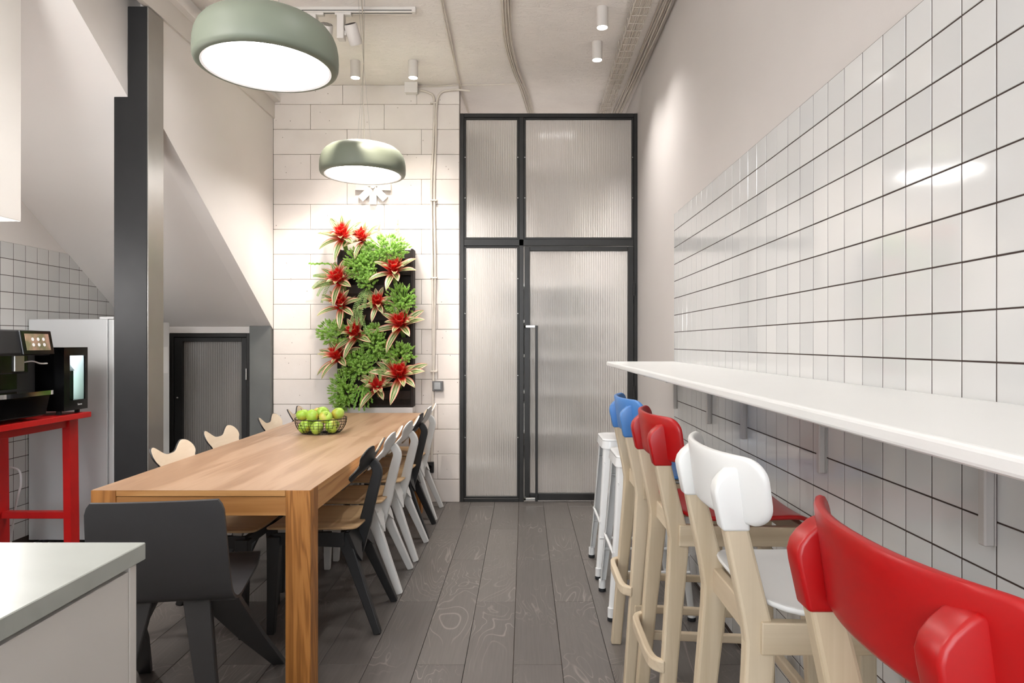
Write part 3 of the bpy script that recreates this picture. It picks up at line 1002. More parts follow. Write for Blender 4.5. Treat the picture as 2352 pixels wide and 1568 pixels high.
# wire cable tray
ty0, ty1, tx = 2.6, 6.6, 0.70
ct = thing('cable_tray', 'white wire cable tray full of cables under the ceiling', 'cable tray', (tx, 4.2, ZC - .07))
for i in range(4):
    part('tray_wire', MB().tube([(-.05 + i * .0333, ty0 - 4.2, 0), (-.05 + i * .0333, ty1 - 4.2, 0)], .002, 5), 'cable', ct)
for sx in (-.055, .055):
    part('tray_wire', MB().tube([(sx, ty0 - 4.2, .035), (sx, ty1 - 4.2, .035)], .002, 5), 'cable', ct)
rung = MB().tube([(-.055, 0, .035), (-.05, 0, 0), (.05, 0, 0), (.055, 0, .035)], .002, 5).mesh('tray_rung')
y = ty0
while y < ty1:
    put('tray_rung', rung, 'cable', ct, (0, y - 4.2, 0))
    y += 0.1
for k in range(9):
    pts = [(-.042 + k * .0105 + random.uniform(-.004, .004), yy - 4.2, .008 + random.uniform(0, .006)) for yy in (ty0, 3.2, 3.8, 4.4, 5.0, 5.6, ty1)]
    part('cable', MB().tube(smooth_path(pts, 4), .0052, 6), 'cable', ct, smooth=True)
for yy in (3.0, 4.6, 5.8):
    part('hanger', MB().tube([(-.055, yy - 4.2, .035), (-.055, yy - 4.2, .07)], .003, 5), 'cable', ct)
    part('hanger', MB().tube([(.055, yy - 4.2, .035), (.055, yy - 4.2, .07)], .003, 5), 'cable', ct)

# things on the block wall
jb = thing('junction_box', 'cream junction box at the top of the block wall', 'junction box', (-.905, YB, 3.31))
part('box_body', MB().box(-.045, .05, -.06, 0, -.04, .04), 'paint_white', jb, bevel=.004)
part('box_lid', MB().box(-.05, .055, -.066, -.058, -.044, .04), 'paint_white', jb, bevel=.003)
cj = thing('conduit', 'pair of ribbed white conduits running down the block wall', 'conduit', (-.735, YB, 0))
def conduit(pts, r, name='conduit_pipe'):
    pp = smooth_path(pts, 14)
    rs = [r * (1.0 + 0.07 * (i % 2)) for i in range(len(pp))]
    part(name, MB().tube(pp, rs, 8), 'cable', cj, smooth=True)
conduit([(-.10, -.02, 3.30), (-.03, -.018, 3.28), (.01, -.016, 3.22), (.004, -.012, 2.9), (-.012, -.012, 2.5), (-.004, -.012, 1.9), (.0, -.012, 1.3), (.004, -.012, .95)], .0085)
conduit([(.30, -.03, 3.29), (.15, -.025, 3.30), (.04, -.018, 3.24), (.024, -.012, 2.9), (.012, -.012, 2.5), (.018, -.012, 1.9), (.012, -.012, 1.3), (.0, -.012, .8), (-.01, -.012, .33)], .0085)
for zz in (3.2, 2.42, 1.8, 1.05):
    part('conduit_clip', MB().box(-.02, .036, -.024, 0, zz - .006, zz + .006), 'cable', cj, bevel=.002, seg=1)
sw = thing('light_switch', 'grey square light switch on the block wall', 'switch', (wx(1006), YB, CAM_H + (787 - 886) / S))
part('back_box', MB().box(-.042, .042, -.03, 0, -.04, .04), 'switch_grey', sw, bevel=.003)
part('rocker', MB().box(-.026, .026, -.038, -.028, -.027, .03), 'switch_light', sw, bevel=.003)
so = thing('power_socket', 'dark power socket low on the block wall', 'socket', (wx(985), YB, CAM_H + (787 - 1072) / S))
part('back_box', MB().box(-.042, .042, -.03, 0, -.042, .042), 'black_matte', so, bevel=.003)
part('socket_face', MB().lathe([(.026, 0), (.029, .004), (.026, .008), (.022, .004), (.0, .004)], 24), 'black_gloss', so, smooth=True, loc=(0, -.028, 0), rot=(PI / 2, 0, 0))
part('socket_pin', MB().lathe([(0, 0), (.003, 0), (.003, .007), (0, .008)], 8), 'chrome', so, loc=(0, -.03, 0), rot=(PI / 2, 0, 0))
st = thing('wall_star', 'white eight-armed wooden star sign on the block wall', 'wall sign', (wx(858), YB - .002, CAM_H + (787 - 430) / S))
arm = MB().box(-.029, .029, -.02, .0, .012, .142).mesh('arm', bevel=.0015, seg=1)
for k in range(8):
    put('arm', arm, 'paint_white', st, (0, -.001 * (k % 2), 0), (0, PI / 4 * k, 0))
part('hub', MB().lathe([(0, 0), (.016, 0), (.016, .006), (0, .006)], 16), 'paint_white', st, loc=(0, -.02, 0), rot=(PI / 2, 0, 0))

# ================================================================== DINING TABLE
TX0, TX1, TY0, TY1, TZ = -1.56, -0.77, 2.41, 5.07, 0.75
tb = thing('dining_table', 'long oak dining table with square legs', 'table', ((TX0 + TX1) / 2, (TY0 + TY1) / 2, 0))
hx, hy = (TX1 - TX0) / 2, (TY1 - TY0) / 2
LG = 0.09
for sx in (-1, 1):
    for sy in (-1, 1):
        a, b = sx * hx, sx * (hx - LG)
        c, d = sy * hy, sy * (hy - LG)
        part('leg', MB().box(min(a, b), max(a, b), min(c, d), max(c, d), 0, TZ - .0008), 'oak_z', tb, bevel=.0015, seg=1)
for (ya, yb) in ((-hy + .0005, 0.06), (0.061, hy - .0005)):
    poly = [(-hx + .0005, ya), (hx - .0005, ya), (hx - .0005, yb), (-hx + .0005, yb)]
    part('tabletop', MB().box(-hx + .001, hx - .001, ya, yb, TZ - .0006, TZ), 'oak_top', tb)
for (ya, yb) in ((-hy + LG + .0006, 0.06), (0.061, hy - LG - .0006)):
    part('top_board', MB().box(-hx + .001, hx - .001, ya, yb, TZ - .022, TZ - .0007), 'oak_y', tb, bevel=.001, seg=1)
for sy in (-1, 1):
    e0, e1 = sorted((sy * (hy - .0006), sy * (hy - LG)))
    part('edge_strip', MB().box(-hx + LG + .0006, hx - LG - .0006, e0, e1, TZ - .022, TZ - .0007), 'oak_x', tb, bevel=.001, seg=1)
    e0, e1 = sorted((sy * (hy - .004), sy * (hy - .03)))
    part('apron', MB().box(-hx + LG, hx - LG, e0, e1, TZ - .092, TZ - .0245), 'oak_x', tb, bevel=.001, seg=1)
for sx in (-1, 1):
    e0, e1 = sorted((sx * (hx - .003), sx * (hx - .028)))
    part('apron', MB().box(e0, e1, -hy + LG, hy - LG, TZ - .092, TZ - .0225), 'oak_y', tb, bevel=.001, seg=1)

# ================================================================== BUTTERFLY-BACK CHAIRS
half = [(0, .772), (.045, .777), (.085, .800), (.122, .818), (.158, .812), (.178, .788), (.176, .762), (.158, .742), (.152, .724), (.172, .704), (.200, .678),
        (.214, .652), (.208, .634), (.188, .632), (.160, .650), (.115, .676), (.05, .690), (0, .692)]
butterfly = smooth_loop(half + [(-a, b) for a, b in reversed(half[1:-1])], 3)
def back_map(u, v, wv):
    x = -0.232 - 0.55 * (v - .725) + 0.032 * (u / .2) ** 2 - wv
    return (x, u, v)
def make_chair(label):
    c = thing('dining_chair', label, 'chair', (0, 0, 0), group='butterfly-backed chairs at the dining table')
    seat_out = round_rect(-.215, .195, -.205, .205, [.07, .07, .05, .05], 5)
    def seat_map(u, v, wv):
        tap = 1.0 - 0.10 * (u + .215) / .43 * 0
        z = .448 + .012 * (abs(v) / .2) ** 2 - (.012 * ((u - .12) / .1) ** 2 if u > .12 else 0) + wv
        return (u, v * tap, z)
    part('seat', MB().plate(seat_out, .011, seat_map, .045, .004), 'oak_seat', c, smooth=True)
    part('backrest', MB().plate(butterfly, .009, back_map, .03, .002), 'chair_black', c, smooth=True)
    f = part('backrest_face', MB().plate([(a * .985, .727 + (b - .727) * .975) for a, b in butterfly], .0012, lambda u, v, wv: back_map(u, v, wv - .0012), .03), 'ply_pale', c, smooth=True)
    part('back_upright', MB().bar(smooth_path([(-.186, 0, .30), (-.214, 0, .45), (-.255, 0, .62), (-.268, 0, .675), (-.258, 0, .708), (-.242, 0, .728)], 3),
         [(0.030, 0.030 + 0.026 * min(1, k / 3)) if k < 4 else (0.030, 0.056 - 0.018 * (k / 15)) for k in range(16)]), 'chair_black', c, bevel=.004)
    for s in (-1, 1):
        part('seat_rail', MB().bar([(.160, s * .165, .412), (-.155, s * .150, .405)], [(.022, .05), (.022, .07)]), 'chair_black', c, bevel=.003)
        part('leg', MB().bar([(.150, s * .168, .425), (.152, s * .178, .25), (.158, s * .19, 0)], [(.05, .058), (.044, .046), (.03, .032)]), 'chair_black', c, bevel=.004)
        part('leg', MB().bar(smooth_path([(-.135, s * .115, .43), (-.175, s * .130, .34), (-.235, s * .155, .19), (-.312, s * .187, 0)], 3),
             [(.055 - .026 * (k / 9), .075 - .043 * (k / 9) ** 0.6) for k in range(10)], side=(0, 1, 0)), 'chair_black', c, bevel=.004)
    part('front_rail', MB().box(.140, .160, -.15, .15, .385, .43), 'chair_black', c, bevel=.003)
    arch = [(-.155, .435), (.155, .435), (.150, .34), (.125, .300), (.095, .315), (.05, .355), (.0, .366), (-.05, .355), (-.095, .315), (-.125, .300), (-.150, .34)]
    part('rear_panel', MB().plate(arch, .018, lambda u, v, wv: (-.158 - .40 * (.43 - v) - wv, u, v), .05), 'chair_black', c)
    for (x, yv) in ((-.12, .15), (-.12, -.15), (.12, .15), (.12, -.15)):
        part('seat_mount', MB().box(x - .02, x + .02, yv - .012, yv + .012, .435, .452), 'steel', c, bevel=.002, seg=1)
    return c
CX_R, CX_L = -0.957, -1.375
chair = make_chair('black butterfly-backed chair beside the near table leg on the walkway side')
chair.location = (CX_R, 3.14, 0); chair.rotation_euler = (0, 0, PI)
wm = {k: 'chair_white' for k in ('backrest', 'back_upright', 'leg', 'seat_rail', 'front_rail', 'rear_panel')}
clone(chair, (CX_R + .004, 3.605, 0), PI + .02, 'white butterfly-backed chair next to the near black one on the walkway side', mats=wm)
clone(chair, (CX_R + .012, 4.125, 0), PI - .02, 'middle white butterfly-backed chair on the walkway side', mats=wm)
clone(chair, (CX_R + .008, 4.55, 0), PI + .01, 'black butterfly-backed chair between two white ones on the walkway side')
clone(chair, (CX_R + .0, 5.03, 0), PI, 'white butterfly-backed chair closest to the block wall on the walkway side', mats=wm)
clone(chair, (CX_L, 3.09, 0), 0.0, 'pale butterfly backrest chair nearest the steel column on the stair side')
clone(chair, (CX_L - .03, 3.64, 0), -.03, 'second pale butterfly-backed chair from the column on the stair side')
clone(chair, (CX_L, 4.28, 0), .03, 'third pale butterfly-backed chair from the column, in front of the grey panel')
clone(chair, (CX_L - .01, 4.81, 0), .06, 'pale butterfly-backed chair behind the apple basket by the block wall')

# grey bent-sheet chair at the head of the table
gc = thing('side_chair', 'dark grey bent plywood chair at the head of the table', 'chair', (-1.183, 2.347, 0), math.radians(8.5))
prof = smooth_path([(-.285, .79), (-.268, .68), (-.248, .56), (-.232, .485), (-.205, .452), (-.16, .444), (-.05, .446), (.10, .452), (.17, .462), (.205, .468), (.228, .458)], 5)
prof = [(p[0], p[1]) for p in [(q[0], q[1]) for q in prof]]
mb = MB()
th = .011
nu = 12
n = len(prof)
def hw(i):
    t = i / (n - 1)
    if t < .05: return .185 + .018 * math.sin(t / .05 * PI / 2)
    if t < .5: return .203 + .020 * (t - .05) / .45
    return .223 - .03 * (t - .5) / .5
rows = []
for i, (yy, zz) in enumerate(prof):
    a = prof[max(i - 1, 0)]; b = prof[min(i + 1, n - 1)]
    d = Vector((b[0] - a[0], b[1] - a[1])).normalized()
    nn = Vector((-d.y, d.x))
    rows.append([(yy, zz, nn)])
vs, fs = [], []
for side in (0, 1):
    for i, (yy, zz) in enumerate(prof):
        nn = rows[i][0][2]
        t = i / (n - 1)
        for k in range(nu + 1):
            u = -1 + 2 * k / nu
            bow = -.012 * (1 - u * u) * max(0, 1 - t / .42)
            vs.append((u * hw(i), yy + nn.x * th * side + bow, zz + nn.y * th * side))
m = (nu + 1)
off = n * m
for i in range(n - 1):
    for k in range(nu):
        q = (i * m + k, i * m + k + 1, (i + 1) * m + k + 1, (i + 1) * m + k)
        fs.append(q); fs.append(tuple(off + x for x in reversed(q)))
for i in range(n - 1):
    fs.append((i * m, (i + 1) * m, off + (i + 1) * m, off + i * m))
    fs.append((i * m + nu, off + i * m + nu, off + (i + 1) * m + nu, (i + 1) * m + nu))
for k in range(nu):
    fs.append((k, off + k, off + k + 1, k + 1))
    fs.append(((n - 1) * m + k, (n - 1) * m + k + 1, off + (n - 1) * m + k + 1, off + (n - 1) * m + k))
part('seat_shell', mb.add(vs, fs), 'chair_grey', gc, smooth=True)
for s in (-1, 1):
    part('leg', MB().bar([(s * .155, -.17, .446), (s * .195, .07, .22), (s * .25, .305, 0)], [(.13, .022), (.09, .022), (.045, .022)], side=(1, 0, 0)), 'chair_grey', gc, bevel=.002, seg=1)
    part('leg', MB().bar([(s * .088, -.165, .446), (s * .125, -.205, .22), (s * .165, -.24, 0)], [(.085, .028), (.068, .028), (.05, .028)], side=(1, 0, 0)), 'chair_grey', gc, bevel=.003, seg=1)
part('seat_support', MB().box(-.15, .15, -.10, .12, .432, .446), 'chair_grey', gc, bevel=.004)

# ================================================================== BAR COUNTER AND STOOLS
ZB = 1.168
bc = thing('bar_counter', 'long white wall-mounted bar counter in front of the tiles', 'counter', (0.69, 1.5, ZB - .026))
part('counter_top', MB().box(-.20, XR - .69 - .001, -2.6, 2.53, 0, .026), 'bar_white', bc, bevel=.007, seg=3)
def bracket(y, label):
    b = thing('counter_bracket', label, 'bracket', (XR, y, .89), group='brackets under the bar counter')
    part('wall_plate', MB().box(-.004, -.0005, 0, .048, 0, .25), 'bracket', b, bevel=.002, seg=1)
    part('upright', MB().box(-.024, -.004, 0, .022, 0, .25), 'bracket', b, bevel=.003, seg=1)
    part('arm', MB().box(-.33, -.024, 0, .022, .228, .2505), 'bracket', b, bevel=.003, seg=1)
    part('screw', MB().lathe([(0, 0), (.008, 0), (.006, .004), (0, .005)], 12), 'steel', b, loc=(-.004, .036, .03), rot=(0, -PI / 2, 0))
for y, lb in ((1.279, 'bracket under the bar counter closest to the viewer'), (1.999, 'bracket under the bar counter behind the white stool'), (2.713, 'middle bracket under the bar counter'),
              (3.223, 'fourth bracket under the bar counter'), (3.957, 'bracket at the far end of the bar counter')):
    bracket(y, lb)

plate_out = round_rect(-.222, .222, .938, 1.068, [.046, .040, .040, .046], 8)
def make_stool(label, mat):
    s = thing('bar_stool', label, 'bar stool', (0, 0, 0), group='beech bar stools at the counter')
    pm_ = lambda u, v, wv: (-.208 + .064 * abs(u / .222) ** 2.3 - .13 * (v - 1.0) - wv, u, v)
    bk = part('backrest', MB().plate(plate_out, .016, pm_, .02, .007), mat, s, smooth=True)
    seat_o = round_rect(-.155, .240, -.19, .19, [.05, .05, .10, .10], 6)
    sm_ = lambda u, v, wv: (u, v, .766 + .012 * (v / .2) ** 2 - .006 * math.cos(min(1, abs(u / .2)) * PI / 2) + (.02 * ((-.06 - u) / .1) ** 2 if u < -.06 else 0) - (.02 * ((u - .17) / .07) ** 2 if u > .17 else 0) + wv)
    stt = part('seat', MB().plate(seat_o, .013, sm_, .03, .006), mat, s, smooth=True)
    for q in (-1, 1):
        yy = q * .150
        pts = [(-.205, q * .178, 0), (-.176, q * .164, .36), (-.150, yy, .66), (-.147, yy, .715), (-.158, yy, .77), (-.210, yy, 1.0)]
        part('leg', MB().bar(pts, [(.032, .042), (.034, .046), (.036, .056), (.036, .058), (.036, .052), (.034, .042)]), 'beech_z', s, bevel=.006)
        capp = [(-.221, .925), (-.234, .985), (-.236, 1.0), (-.232, 1.015), (-.223, 1.027), (-.208, 1.040), (-.196, 1.046), (-.186, 1.04), (-.168, .925)]
        part('leg_cap', MB().prism([(a, b) for a, b in capp], 1, yy - .021, yy + .021), mat, s, bevel=.009, seg=3, smooth=True)
        part('leg', MB().bar([(.215, q * .168, .745), (.222, q * .175, .5), (.245, q * .19, 0)], [(.036, .042), (.035, .04), (.03, .034)]), 'beech_z', s, bevel=.005)
        part('side_rail', MB().bar([(-.15, q * .163, .725), (.215, q * .166, .722)], [(.024, .062), (.024, .055)]), 'beech_x', s, bevel=.003)
        part('side_stretcher', MB().bar([(-.185, q * .176, .29), (.228, q * .182, .27)], (.022, .028)), 'beech_x', s, bevel=.004)
    part('rear_rail', MB().box(-.155, -.132, -.155, .155, .70, .755), 'beech_y', s, bevel=.003)
    part('front_rail', MB().box(.205, .228, -.155, .155, .70, .75), 'beech_y', s, bevel=.003)
    part('foot_rail', MB().bar(smooth_path([(-.190, -.178, .352), (-.222, -.14, .352), (-.226, 0, .352), (-.222, .14, .352), (-.190, .178, .352)], 4), (.036, .022), side=(0, 0, 1)), 'beech_y', s, bevel=.005)
    part('foot_rail', MB().box(.220, .244, -.175, .175, .24, .272), 'beech_y', s, bevel=.004)
    return s
SX = 0.594
base = make_stool('beech bar stool with blue seat and back, furthest along the counter', 'plastic_blue')
base.location = (SX, 2.68, 0)
for (y, mname, lb, dx, rz) in ((2.10, 'plastic_red', 'beech bar stool with red seat and back, between the blue and white stools', 0, 0), (1.43, 'plastic_white', 'beech bar stool with white seat and back', 0, 0),
                       (0.75, 'plastic_red', 'beech bar stool with red back, cropped by the picture corner', 0, 0)):
    clone(base, (SX + dx, y, 0), rz, lb, mats={'backrest': mname, 'seat': mname, 'leg_cap': mname})

def make_metal_stool(label):
    s = thing('metal_stool', label, 'stool', (0, 0, 0), group='white metal stools by the glazed partition')
    o = round_rect(-.155, .155, -.155, .155, .045, 6)
    def mp(u, v, wv):
        e = max(abs(u), abs(v)) / .155
        return (u, v, .738 + wv - .006 * (1 - min(1, e)) )
    mb = MB().plate(o, .012, mp, .04)
    part('seat', mb, 'metal_white', s, smooth=True, bevel=.004)
    n = len(o)
    sk = MB()
    ov = [(a * 1.0, b * 1.0, .74) for a, b in o] + [(a * 1.035, b * 1.035, .70) for a, b in o] + [(a * 1.02, b * 1.02, .70) for a, b in o] + [(a * .985, b * .985, .738) for a, b in o]
    fs = []
    for r in range(3):
        for k in range(n):
            l = (k + 1) % n
            fs.append((r * n + k, r * n + l, (r + 1) * n + l, (r + 1) * n + k))
    part('seat_skirt', sk.add(ov, fs), 'metal_white', s, smooth=True)
    part('hand_slot', MB().plate(round_rect(-.045, .045, -.012, .012, .0119, 5), .001, lambda u, v, wv: (u, v, .7455 + wv), .02), 'rubber', s)
    for sx in (-1, 1):
        for sy in (-1, 1):
            # folded sheet leg: an L that narrows towards the foot
            mb = MB()
            def corner(z, q):   # outer corner of the leg at height z
                t = (0.715 - z) / 0.715
                return .148 + .052 * t ** 1.15
            zsq = [.715, .60, .40, .20, .03]
            wid = [.075, .060, .046, .036, .030]
            vs, fs = [], []
            for z, wd in zip(zsq, wid):
                cc = corner(z, 0); tt = .004; ch = .010
                prof_ = [(cc - wd, cc), (cc - ch, cc), (cc, cc - ch), (cc, cc - wd), (cc - tt, cc - wd), (cc - tt, cc - ch - tt * .4), (cc - ch - tt * .4, cc - tt), (cc - wd, cc - tt)]
                vs += [(sx * a, sy * b, z) for a, b in prof_]
            for i in range(len(zsq) - 1):
                for k in range(8):
                    l = (k + 1) % 8
                    fs.append((i * 8 + k, i * 8 + l, i * 8 + 8 + l, i * 8 + 8 + k))
            fs.append(tuple(range(8))); fs.append(tuple(32 + k for k in range(7, -1, -1)))
            lg = part('leg', mb.add(vs, fs), 'metal_white', s, smooth=True)
            cc = corner(.03, 0) - .013
            part('leg_sleeve', MB().lathe([(0, .06), (.0175, .06), (.0185, .015), (0, .015)], 14, (sx * cc, sy * cc, 0)), 'metal_white', lg, smooth=True)
            part('rubber_foot', MB().lathe([(0, .02), (.019, .018), (.019, .002), (.016, 0), (0, 0)], 14, (sx * cc, sy * cc, 0)), 'rubber', lg, smooth=True)
    e = .176
    for z, e in ((.30, .172), (.22, .178)):
        if z == .30:
            part('crossbar', MB().tube([(-e, -e, z), (-e, e, z)], .008, 8), 'metal_white', s, smooth=True)
            part('crossbar', MB().tube([(e, -e, z), (e, e, z)], .008, 8), 'metal_white', s, smooth=True)
        else:
            part('crossbar', MB().tube([(-e, -e, z), (e, -e, z)], .008, 8), 'metal_white', s, smooth=True)
            part('crossbar', MB().tube([(-e, e, z), (e, e, z)], .008, 8), 'metal_white', s, smooth=True)
    part('brace', MB().tube([(-.15, -.15, .62), (.15, .15, .62)], .006, 6), 'metal_white', s)
    part('brace', MB().tube([(-.15, .15, .61), (.15, -.15, .61)], .006, 6), 'metal_white', s)
    return s
ms = make_metal_stool('white metal stool nearer the glazed partition')
ms.location = (0.585, 3.82, 0)
clone(ms, (0.585, 3.275, 0), 0, 'white metal stool beside the blue bar stool')

# ================================================================== KITCHEN CORNER
isl = thing('kitchen_island', 'white kitchen island base cabinet in the lower corner', 'cabinet', (-1.3, 0.2, 0))
part('carcass', MB().box(-.65, .55, -1.0, 1.03, .08, .868), 'cabinet', isl, bevel=.002, seg=1)
part('plinth', MB().box(-.62, .52, -.97, 1.0, 0, .08), 'panel_grey', isl)
part('side_panel', MB().box(.55, .571, -1.0, 1.035, .0, .858), 'cabinet', isl, bevel=.0015, seg=1)
part('end_panel', MB().box(-.65, .571, 1.037, 1.06, .0, .868), 'cabinet', isl, bevel=.0015, seg=1)
wt = tag(part('island_worktop', MB().box(-2.0, -.722, -.85, 1.278, .868, .90), 'marble', bevel=.0015, seg=1), 'pale veined worktop on the kitchen island', 'worktop')
uc = thing('wall_cabinet', 'white wall cabinet hanging at the upper edge beside the stairs', 'cabinet', (-2.45, 2.2, 1.81))
part('carcass', MB().box(-.70, .23, -.9, .73, 0, 1.15), 'cabinet', uc, bevel=.002, seg=1)
for a, b in ((-.9, -.09), (-.087, .73)):
    part('cabinet_door', MB().box(.231, .25, a, b, 0, 1.15), 'cabinet', uc, bevel=.002, seg=1)

fr = thing('fridge', 'white undercounter fridge between the tiles and the steel column', 'fridge', (-2.88, 4.585, 0))
part('fridge_body', MB().box(-.265, .235, -.335, .335, .03, 1.43), 'fridge', fr, bevel=.004)
fd = part('fridge_door', MB().box(.241, .275, -.335, .335, .05, 1.428), 'fridge', fr, bevel=.006)
part('door_seal', MB().box(.234, .242, -.325, .325, .06, 1.42), 'switch_light', fr)
part('hinge_cap', MB().box(.18, .27, -.33, -.27, 1.43, 1.445), 'print_white', fr, bevel=.004)
stk = part('sticker', MB().box(.275, .2757, .22, .31, 1.06, 1.25), 'print_white', fd, bevel=.0)
for sx in (-.2, .2):
    for sy in (-.28, .28):
        part('foot', MB().lathe([(0, 0), (.02, 0), (.02, .03), (0, .03)], 12, (sx, sy, 0)), 'rubber', fr)

rs = thing('red_stand', 'red wooden stand carrying the coffee machine', 'stand', (-2.78, 3.4, 0))
part('stand_top', MB().box(-.27, .26, -.5, .5, .85, .88), 'red_paint', rs, bevel=.002, seg=1)
for sx, lx in ((-1, -.262), (1, .143)):
    for sy in (-1, 1):
        ya, yb = (.42, .495) if sy > 0 else (-.495, -.42)
        part('leg', MB().prism([(lx, .85), (lx + .044, .85), (lx + .054, 0), (lx + .012, 0)], 1, ya, yb), 'red_paint', rs, bevel=.002, seg=1)
for ya in (.43, -.48):
    part('stretcher', MB().box(-.21, .152, ya, ya + .05, .275, .312), 'red_paint', rs, bevel=.002, seg=1)
part('apron', MB().box(.155, .175, -.42, .42, .80, .85), 'red_paint', rs, bevel=.002, seg=1)

cm = thing('coffee_machine', 'black coffee machine with touch screen and drip tray', 'coffee machine', (-2.78, 3.38, .88))
part('machine_body', MB().box(-.20, .14, -.24, .24, .012, .44), 'black_matte', cm, bevel=.01)
part('machine_head', MB().prism([(.13, .335), (.265, .335), (.285, .345), (.262, .462), (.13, .468)], 1, -.24, .17), 'black_matte', cm, bevel=.006)
sc = part('screen', MB().prism([(.280, .340), (.297, .340), (.275, .462), (.258, .462)], 1, -.055, .165), 'black_gloss', cm, bevel=.004)
part('display', MB().prism([(.2925, .362), (.2940, .362), (.2790, .446), (.2775, .446)], 1, -.028, .140), 'screen', sc)
icon = MB().lathe([(0, 0), (.009, 0), (.009, .0008), (0, .0008)], 12).mesh('icon')
for iy in (.02, .058, .096):
    for iz, ixx in ((.418, .2853), (.39, .2903)):
        put('icon', icon, 'print_white', sc, (ixx, iy, iz), (0, PI / 2 - .18, 0))
part('spout_block', MB().box(.12, .235, -.16, .06, .245, .345), 'black_gloss', cm, bevel=.008)
part('spout_plate', MB().box(.20, .245, -.045, .02, .255, .348), 'steel', cm, bevel=.004)
part('gloss_panel', MB().box(.138, .146, -.2, .10, .16, .245), 'black_gloss', cm, bevel=.002, seg=1)
part('drip_tray', MB().prism([(.13, .02), (.255, .02), (.28, .13), (.13, .13)], 1, -.24, .16), 'black_gloss', cm, bevel=.008)
part('tray_rim', MB().plate(round_rect(.12, .315, -.25, .17, [.06, .06, .002, .002], 6), .022, lambda u, v, wv: (u, v, .131 + wv), .05), 'chrome', cm, bevel=.003)
part('milk_tube', MB().tube(smooth_path([(.235, .02, .30), (.24, .08, .305), (.235, .14, .292), (.23, .20, .29)]), .004, 8), 'print_white', cm, smooth=True)
for sx in (-.15, .1):
    for sy in (-.2, .2):
        part('foot', MB().lathe([(0, 0), (.018, 0), (.018, .013), (0, .013)], 12, (sx, sy, 0)), 'rubber', cm)

mc = thing('milk_cooler', 'small black milk cooler with lit glass door', 'milk cooler', (-2.74, 3.79, .88))
b0 = MB()
b0.box(-.21, .0, -.10, .10, .022, .375)
part('cooler_body', b0, 'black_gloss', mc, bevel=.006)
fw = MB()
wy0, wy1, wz0, wz1 = -.052, .078, .078, .328
fw.box(.0, .205, -.10, wy0, .022, .375); fw.box(.0, .205, wy1, .10, .022, .375)
fw.box(.0, .205, wy0, wy1, .022, wz0); fw.box(.0, .205, wy0, wy1, wz1, .375)
part('cooler_front', fw, 'black_gloss', mc)
part('cooler_liner', MB().box(.100, .104, wy0, wy1, wz0, wz1), 'fridge_glow', mc)  # the liner itself glows in place of the cooler's inside light
part('cooler_liner', MB().box(.104, .196, wy1 - .003, wy1 - .0005, wz0, wz1), 'milk_white', mc)
part('cooler_fill_strip', MB().box(.106, .192, wy0 + .004, wy1 - .006, wz1 - .006, wz1 - .001), 'fridge_glow', mc)  # glow strip added to light the carton from above
dr = part('glass_door', MB().box(.198, .203, wy0, wy1, wz0, wz1), 'clear_glass', mc)
lg = text_mesh('Saeco', .016)
lg.materials.append(M['print_white'])
ob = put('brand_print', lg, None, mc, (.2058, .03, .052), (PI / 2, 0, PI / 2))
for sx in (-.16, .16):
    for sy in (-.075, .075):
        part('foot', MB().lathe([(0, 0), (.013, 0), (.013, .024), (0, .024)], 10, (sx, sy, 0)), 'rubber', mc)
mk = thing('milk_carton', 'green and white milk carton inside the lit cooler', 'carton', (-2.585, 3.772, .958))
part('carton', MB().box(-.026, .026, -.030, .030, 0, .165), 'milk_green', mk, bevel=.002, seg=1)
part('gable', MB().prism([(-.03, .165), (.03, .165), (.004, .198), (-.004, .198)], 1, -.032, .032), 'milk_white', mk)
part('cap', MB().lathe([(0, 0), (.011, 0), (.011, .014), (0, .014)], 14), 'print_white', mk, loc=(.012, 0, .192))
pc = thing('power_cable', 'white power cable looped behind the red stand', 'cable', (-3.05, 3.98, .0))
part('cable', MB().tube([Vector(p) for p in smooth_path([(-.06, 0, .50), (-.02, 0, .54), (.05, 0, .52), (.06, 0, .44), (.045, 0, .38), (0, .02, .22), (-.03, .05, .02), (.1, .06, .006)])], .006, 8), 'print_white', pc, smooth=True)
part('plug', MB().box(-.095, -.055, -.018, .018, .475, .52), 'print_white', pc, bevel=.004)

# ================================================================== APPLES IN A WIRE BASKET
BX, BY = -1.20, 3.95
bk = thing('wire_basket', 'black wire fruit basket on the dining table', 'basket', (BX, BY, TZ))
def brad(t): return .108 + .040 * math.sin(t * PI / 2)
prof = [(brad(t / 6), .085 * (t / 6) ** 1.25 + .003) for t in range(7)]
wirem = MB().tube([(0, 0, .003), (.06, 0, .003)] + [(r, 0, z) for r, z in prof], .0012, 5).mesh('wire')
for k in range(32):
    put('wire', wirem, 'wire_black', bk, (0, 0, 0), (0, 0, 2 * PI * k / 32))
for i, (r, z) in enumerate(prof):
    part('rim' if i == 6 else 'wire_ring', MB().tube([(r * math.cos(2 * PI * k / 40), r * math.sin(2 * PI * k / 40), z) for k in range(40)], .0024 if i == 6 else .0011, 6, closed=True), 'wire_black', bk, smooth=True)
apple_prof = []
for k in range(17):
    a = -PI / 2 + PI * k / 16
    r = math.cos(a) * (1.0 + .10 * math.sin(a))
    z = math.sin(a) * .90
    dip = math.exp(-(abs(math.cos(a)) / .28) ** 2)
    z -= math.copysign(.22 if a > 0 else .12, a) * dip
    apple_prof.append((r * .0385, z * .0385))
am = MB().lathe(apple_prof, 24).mesh('apple_flesh', True)
stem = MB().tube(smooth_path([(0, 0, .022), (.002, 0, .032), (.006, 0, .042)], 3), .0013, 5).mesh('stem')
